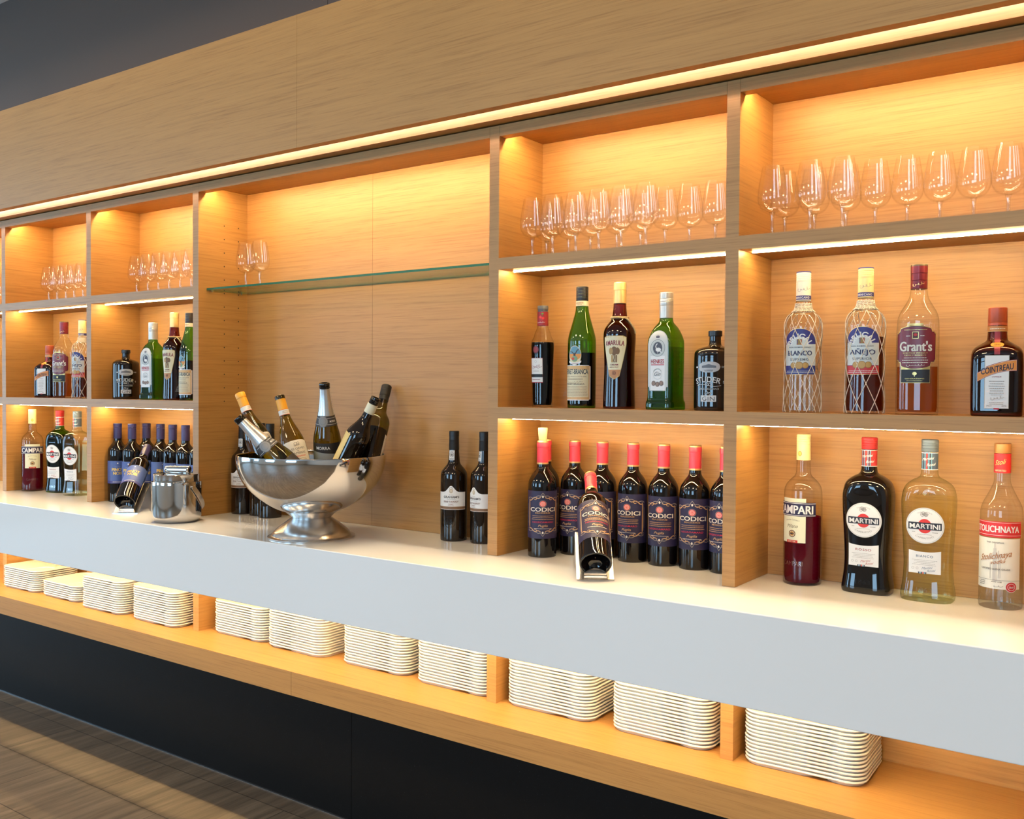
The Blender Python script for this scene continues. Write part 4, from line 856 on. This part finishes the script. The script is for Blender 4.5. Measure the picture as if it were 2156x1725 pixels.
# ---- gin in square green glass
t = thing('green_gin_bottle', '-', 'bottle'); BT['ggin'] = t; cr = cross_super(1.0, 7)
pr = P((0, .0345), (0, .0368), (.004, .0376), (.018, .0374), (.023, .0340), (.060, .0338), (.150, .0350), (.176, .0338), (.196, .0275), (.206, .0200), (.212, .0160), (.250, .0150)); S = Surf(pr, cr, (.165, .215))
part_lathe('body', t, pr, GREEN2, S, 64); fill(t, S, pr, .150, L_GREEN, n=56); SC = pbr('silver_cap', srgb(196, 190, 180), .36, .55); screwcap(t, .2495, .2815, .0166, SC, 2); capsule(t, 'capsule', [(.2195, .0158), (.220, .0164), (.2490, .0164), (.2495, .0158)], SC)
L = Label(S, .115); SG = ink(178, 182, 178); G4 = ink(120, 126, 124); rt = lambda e: (lambda k: .043 + .031 * math.sqrt(max(0, 1 - k * k)) - e)
L.func(-.0285, .0285, lambda k: -.070 + (.009 if abs(k) > .80 else 0), rt(0), SG, 30, 3); L.func(-.0272, .0272, lambda k: -.069 + (.009 if abs(k) > .80 else 0), rt(.0012), ink(206, 208, 204), 30, 3); L.func(-.0200, .0200, lambda k: -.0685, lambda k: .0135, PAPERW, 16, 3)
L.ring(0, .032, .0200, .0012, G4, 40); L.disc(0, .032, .0172, .0180, ink(190, 194, 190), 30); L.disc(0, .032, .0130, .0145, ink(74, 74, 84), 24); L.disc(.002, .028, .0075, .0048, PAPERW, 16); L.stroke([(-.003, .030), (-.0055, .036), (-.003, .041), (-.0005, .042)], .0022, PAPERW); L.stroke([(.0, .025), (.001, .019)], .0010, PAPERW); L.stroke([(.006, .026), (.011, .020)], .0022, PAPERW)
L.poly([(-.0045, .0560), (.0045, .0560), (.0055, .0625), (.0025, .0595), (0, .0640), (-.0025, .0595), (-.0055, .0625)], ink(70, 66, 88)); CRM = ink(190, 52, 70); L.text('HENKES', 0, .0005, .0105, CRM, .037, bold=.03); L.rect(-.0185, -.0082, .0185, -.0068, CRM, 1); L.rect(-.0185, -.0096, .0185, -.0092, CRM, 1)
L.ring(0, -.030, .0125, .0005, SG, 30); L.text('DISTILLED DRY GIN', 0, -.0175, .0020, G4, .026, arc=.0130); L.text('Gin', .000, -.029, .0105, ink(104, 106, 112), .018, shear=.4, bold=-.005)
for u, dv in ((-.011, .002), (.011, .002), (0, 0)): L.disc(u, -.054 + dv, .0056, .0060, ink(112, 92, 84), 14); L.disc(u, -.054 + dv, .0042, .0046, ink(150, 122, 104), 12)
L.build('front_label', t)
L = Label(S, .095, .069); EG = thin_glass('embossed_green', (.10, .30, .02), (.02, .10, 0), .12, .2, (.01, .05, .0)); L.text('HENKES', 0, .004, .0105, EG, .080, bold=-.015, rot=PI / 2); L.rect(-.0125, -.045, -.0118, .052, EG, 3); L.rect(.0125, -.045, .0132, .052, EG, 3); L.build('embossed_name', t)
GG = 'square green gin bottles with silver caps'
spot('ggin', -1.022, .080, S2, rz_for(-1.022, .08, -33.7), 'square green gin bottle with silver cap above the red capped wines', GG)
spot('ggin', -3.090, .080, S2, rz_for(-3.09, .08, -49), 'square green gin bottle with silver cap above the blue labelled wines', GG)

# ---- gin in short black bottle
t = thing('black_gin_bottle', '-', 'bottle'); BT['bgin'] = t
pr = P((0, .044), (0, .0470), (.004, .0482), (.128, .0484), (.138, .0465), (.146, .036), (.150, .0170), (.154, .0136), (.175, .0132)); S = Surf(pr); part_lathe('body', t, pr, BROWNG, n=56)
capsule(t, 'stopper', [(.1725, .0150), (.1735, .0160), (.1845, .0160), (.1858, .0150)], pbr('black_stopper', (.01, .01, .011), .35))
L = Label(S, .072, .0, .0003); WP = ink(206, 206, 204); L.func(-.0265, .0265, lambda k: .0285 - .0125 * math.sqrt(max(0, 1 - abs(k) ** 2.6)), lambda k: .0285 + .0125 * math.sqrt(max(0, 1 - abs(k) ** 2.6)), ink(176, 178, 182), 30); L.ring(0, .0285, .0095, .0006, WP); L.func(-.017, .017, lambda k: .0265, lambda k: .031 + .004 * (1 - abs(k)), ink(96, 98, 106), 16); L.lines(0, .0215, .024, 2, .002, .0008, BLACK); L.rect(-.034, .0265, -.0268, .0298, WP, 1); L.text('1883', .0335, .0285, .0045, WP, .010)
L.text('STUDER', -.003, .0005, .0130, WP, .062, bold=.03, arc=.10); L.text('S', .0345, -.0060, .0055, WP, .005, bold=.02); L.stroke([(-.028 + .056 * i / 20, -.0138 + .0022 * math.sin(i / 20 * PI * 2)) for i in range(21)], .0009, WP); L.ring(-.0035, -.0115, .0035, .0009, WP, 14); L.ring(.0045, -.0115, .0035, .0009, WP, 14)
L.text('SWISS HIGHLAND', 0, -.0215, .0048, WP, .046, bold=.02); L.text('Dry', 0, -.0305, .0075, WP, .017, shear=.35, bold=.02); L.rect(-.0175, -.0510, .0175, -.0365, WP, 2); L.text('GIN', 0, -.0437, .0100, ink(34, 30, 40), .028, bold=.0, space=1.1); L.build('printed_label', t)
GK = 'short black gin bottles with white print'
spot('bgin', -.896, .080, S2, rz_for(-.896, .08, -17), 'short black gin bottle with white print beside the divider above the wines', GK)
spot('bgin', -3.262, .080, S2, rz_for(-3.262, .08, 0), 'short black gin bottle with white print above the blue labelled wines', GK)

# ------------------------------------------------------------------ steel bowl and the bottles standing in it
BX, BY = -2.095, -.064
t = thing('punch_bowl', 'large polished steel bowl on a flared foot, full of open bottles', 'bowl', (BX, BY, WT))
out = P((.0735, .064), (.080, .093), (.098, .128), (.130, .170), (.162, .197), (.195, .211), (.222, .2155), (.238, .2160), (.2425, .2150), it=3)
inn = P((.2430, .2130), (.2415, .2100), (.230, .2110), (.195, .2075), (.162, .1935), (.130, .1665), (.100, .126), (.084, .090), (.079, .050), (.0785, .004), it=3)
mb = MB(); lathe(mb, out + inn, CHROME, n=96, cap0=True, cap1=True); mb.build('bowl', t, smooth=True, angle=1.0)
part_lathe('foot', t, [(0, .124), (.0006, .127), (.0035, .1272), (.0050, .124), (.0058, .1185)] + P((.0075, .1160), (.020, .108), (.040, .082), (.055, .061), (.0585, .0572)) , BRUSH, n=80, angle=.5)
part_lathe('collar', t, [(.0590, .0570), (.0605, .0585), (.0880, .0915), (.0898, .0925), (.0902, .0900)], BRUSH, n=80, angle=.5)
CAMV = Vector((0, -2, CAMZ))
def inbowl(t, mouth, upv, length, roll):
    up = Vector(upv).normalized(); org = Vector(mouth) - up * length; place_axis(t, org, up, CAMV - org, roll)
def white_wine(label, closed=False):
    t = thing('white_wine_bottle', label, 'bottle', group='open bottles in the steel bowl')
    pr = P((0, .036), (0, .0385), (.004, .0392), (.130, .0392), (.158, .0375), (.185, .030), (.212, .0205), (.235, .0150), (.262, .0138), (.300, .0136)); S = Surf(pr)
    part_lathe('body', t, pr, OLIVE, caps=(True, False)); part_lathe('mouth_ring', t, [(.288, .0139), (.2885, .0152), (.2985, .0152), (.300, .0142), (.300, .0105), (.285, .0100)], OLIVED, n=28, caps=(False, False))
    OR = pbr('orange_capsule', srgb(240, 166, 42), .38); capsule(t, 'capsule', [(.2545, .0146), (.2548, .0150), (.2885, .0147), (.289, .0142)] if not closed else [(.2545, .0146), (.2548, .0150), (.284, .0147), (.2845, .0156), (.299, .0156), (.3012, .0145)], OR)
    N = Surf([(.23, .0158), (.26, .0148)]); L = Label(N, .2465); L.rect(-.046, -.0085, .046, .0085, PAPER, 2); L.rect(-.046, .0073, .046, .0085, ink(224, 110, 60), 1); L.rect(-.046, -.0085, .046, -.0073, ink(224, 110, 60), 1); L.lines(0, .0025, .018, 2, .0045, .0018, ink(180, 160, 150)); L.build('neck_band', t)
    L = Label(S, .105); GY = ink(104, 96, 92); L.func(-.0385, .0385, lambda k: -.045, lambda k: .0445 + .004 * (1 - k * k), ink(232, 222, 202), 24, 3); L.ring(-.003, .037, .0042, .0010, GY); L.ring(.005, .038, .0036, .0010, GY); L.squiggle(0, .033, .016, .006, GY, 4, .0008)
    L.text('LES ORMES', 0, .0225, .0066, GY, .046, bold=.0); L.text('DE', 0, .0158, .0030, GY, .006); L.text('CAMBRAS', 0, .0090, .0070, GY, .044, bold=.0); L.text('CHARDONNAY', 0, -.0010, .0048, ink(222, 100, 60), .042, bold=.03); L.lines(0, -.009, .040, 3, .004, .0011, GY); L.build('front_label', t); return t
def sparkling(label):
    t = thing('sparkling_wine_bottle', label, 'bottle', group='open bottles in the steel bowl')
    pr = P((0, .038), (0, .0415), (.004, .0425), (.130, .0425), (.158, .0405), (.195, .0310), (.235, .0215), (.275, .0158), (.300, .0142), (.318, .0138)); S = Surf(pr)
    part_lathe('body', t, pr, OLIVED, caps=(True, False)); part_lathe('mouth_ring', t, [(.303, .0140), (.304, .0162), (.3085, .0162), (.3095, .0150), (.311, .0160), (.318, .0160), (.320, .0148), (.320, .0100), (.300, .0098)], BLACKG, n=28, caps=(False, False))
    rows = [(z, S.r(z) + .0006 + .0004 * math.sin(z * 900)) for z in [.222 + .081 * i / 24 for i in range(25)]]; part_lathe('foil', t, rows, SILVER, n=32, caps=(False, False), angle=1.2)
    L = Label(S, .207, .0, .0009); DG = ink(58, 56, 58); L.rect(-.062, -.0145, .062, .0145, DG, 3); L.rect(-.062, .0085, .062, .0097, ink(190, 188, 186), 1); L.rect(-.062, -.0097, .062, -.0085, ink(190, 188, 186), 1); L.disc(-.006, 0, .0155, .0170, ink(96, 95, 96), 24); L.disc(-.006, 0, .0140, .0154, ink(140, 139, 138), 24); L.ring(-.006, 0, .0090, .0006, ink(110, 110, 110)); L.text('MORRA', .024, 0, .0062, PAPERW, .020, bold=.02); L.build('collar_label', t)
    L = Label(S, .085); L.func(-.050, .050, lambda k: -.04, lambda k: .058, ink(36, 35, 37), 24, 3); L.func(-.050, .050, lambda k: -.04, lambda k: .028 - .006 * k, ink(150, 156, 156), 24, 2); L.text('MORRA', -.008, .0435, .0095, PAPERW, .044, bold=.02); L.build('front_label', t); return t
GI = 'open bottles in the steel bowl'
inbowl(white_wine('orange capped white wine bottle leaning at the left of the steel bowl', True), (-2.356, -.116, 1.329), (-.45, -.081, .889), .300, .9)
inbowl(white_wine('open white wine bottle with its label showing in the steel bowl'), (-2.2264, -.0726, 1.3239), (-.3065, -.064, .9497), .300, .30)
inbowl(sparkling('silver foiled sparkling bottle leaning far out over the bowl rim'), (-2.176, -.266, 1.265), (-.51, -.46, .725), .320, .1)
inbowl(sparkling('silver foiled sparkling bottle standing upright in the steel bowl'), (-2.1019, -.0078, 1.3641), (.0887, -.1533, .9842), .320, -.15)
t = thing('red_wine_bottle', 'dark open bottle with a cream neck band at the right of the bowl', 'bottle', group=GI)
pr = P((0, .033), (0, .0358), (.004, .0365), (.180, .0366), (.204, .0352), (.226, .024), (.246, .0165), (.262, .0146), (.300, .0135), (.318, .0130)); S = Surf(pr); part_lathe('body', t, pr, BROWNG, caps=(True, False))
capsule(t, 'neck_band', [(.268, .0150), (.2685, .0156), (.2965, .0152), (.297, .0140)], ink(226, 220, 190)); part_lathe('screw_thread', t, [(.298, .0135), (.300, .0146), (.3025, .0136), (.305, .0146), (.3075, .0136), (.310, .0146), (.3125, .0136), (.316, .0142), (.318, .0136), (.318, .0100), (.300, .0098)], BLACKG, n=28, caps=(False, False))
L = Label(S, .120); L.rect(-.0400, -.06, .0400, .075, ink(220, 190, 120), 4); L.build('front_label', t)
inbowl(t, (-1.9198, .023, 1.3215), (.411, .1735, .895), .318, -1.75)
t = thing('fortified_wine_bottle', 'brown bottle with tall black cap leaning against the back of the bowl', 'bottle', group=GI)
pr = P((0, .033), (0, .0358), (.004, .0365), (.180, .0366), (.200, .0355), (.216, .026), (.228, .0180), (.246, .0165), (.268, .0146), (.300, .0135)); S = Surf(pr); part_lathe('body', t, pr, OLIVED); fill(t, S, pr, .165, L_DARK, .002)
capsule(t, 'cap', [(.268, .0152), (.2685, .0158), (.2830, .0150), (.2835, .0160), (.302, .0160), (.3025, .0154), (.3035, .0160), (.318, .0160), (.320, .0148)], BK); L = Label(S, .10); L.rect(-.034, -.05, .034, .050, PAPERW, 3); L.build('front_label', t)
inbowl(t, (-2.025, .182, 1.3558), (-.15, .47, .868), .320, 1.9)

# ------------------------------------------------------------------ ice bucket
KX, KY = -2.683, -.108
t = thing('ice_bucket', 'small lidded polished steel ice bucket with a strap handle', 'bucket', (KX, KY, WT))
part_lathe('body', t, P((0, .060), (.0015, .066), (.010, .0750), (.024, .0790), (.120, .0790), it=2) + [(.128, .0790), (.1310, .0785), (.1318, .0768), (.1318, .0730)], CHROME, n=72, angle=.6)
part_lathe('lid', t, [(.1320, .0718), (.1325, .0722), (.150, .0722), (.1530, .0735), (.1552, .0738), (.1560, .0725), (.1563, .0600), (.1580, .030), (.1590, .012)], CHROME, n=72, angle=.5)
ka = math.radians(24); ux, uy = math.cos(ka), math.sin(ka); mb = MB(); q = P((-.040, .0), (-.040, .0095), (-.035, .0112), (0, .0122), (.034, .0124), (.0365, .0128), (.046, .0128), (.0475, .0110), (.0475, 0), it=1)
vs2 = []; fs = []; n = 24
for s, r in q:
    for i in range(n): a = 2 * PI * i / n; vs2.append((ux * s - uy * r * math.cos(a), uy * s + ux * r * math.cos(a), .1685 + r * math.sin(a)))
for k in range(len(q) - 1):
    for i in range(n): fs.append((k * n + i, k * n + (i + 1) % n, (k + 1) * n + (i + 1) % n, (k + 1) * n + i))
mb.add(vs2, fs, CHROME); mb.build('lid_knob', t, smooth=True)
# strap handle hanging from two pivots
view = math.atan2(-2 - KY, -KX); pa = view + math.radians(37); px, py = math.cos(pa), math.sin(pa); hx, hy = -py, px; al = math.radians(50); mb = MB(); vs2 = []; fs = []; N = 32
for i in range(N + 1):
    a = PI * i / N; A = .0835 * math.cos(a); B2 = .118 * math.sin(a) ** .8; wv = .0075
    c = Vector((px * A + hx * B2 * math.cos(al), py * A + hy * B2 * math.cos(al), .116 - B2 * math.sin(al)))
    nr = Vector((hx * math.sin(al), hy * math.sin(al), math.cos(al))); tg = Vector((-px * math.sin(a) + hx * math.cos(al) * math.cos(a), -py * math.sin(a) + hy * math.cos(al) * math.cos(a), -math.sin(al) * math.cos(a))).normalized(); o2 = nr.cross(tg) * .0009
    vs2 += [c - nr * wv - o2, c + nr * wv - o2, c + nr * wv + o2, c - nr * wv + o2]
for i in range(N):
    for k in range(4): a = i * 4; fs.append((a + k, a + (k + 1) % 4, a + 4 + (k + 1) % 4, a + 4 + k))
fs += [(3, 2, 1, 0), (N * 4, N * 4 + 1, N * 4 + 2, N * 4 + 3)]
mb.add(vs2, fs, BRUSH); mb.build('strap_handle', t, smooth=True)
for s in (-1, 1):
    mb = MB(); tube(mb, [(px * s * .0780, py * s * .0780, .116), (px * s * .0870, py * s * .0870, .116)], .0045, CHROME, 14); mb.build('pivot', t, smooth=True)
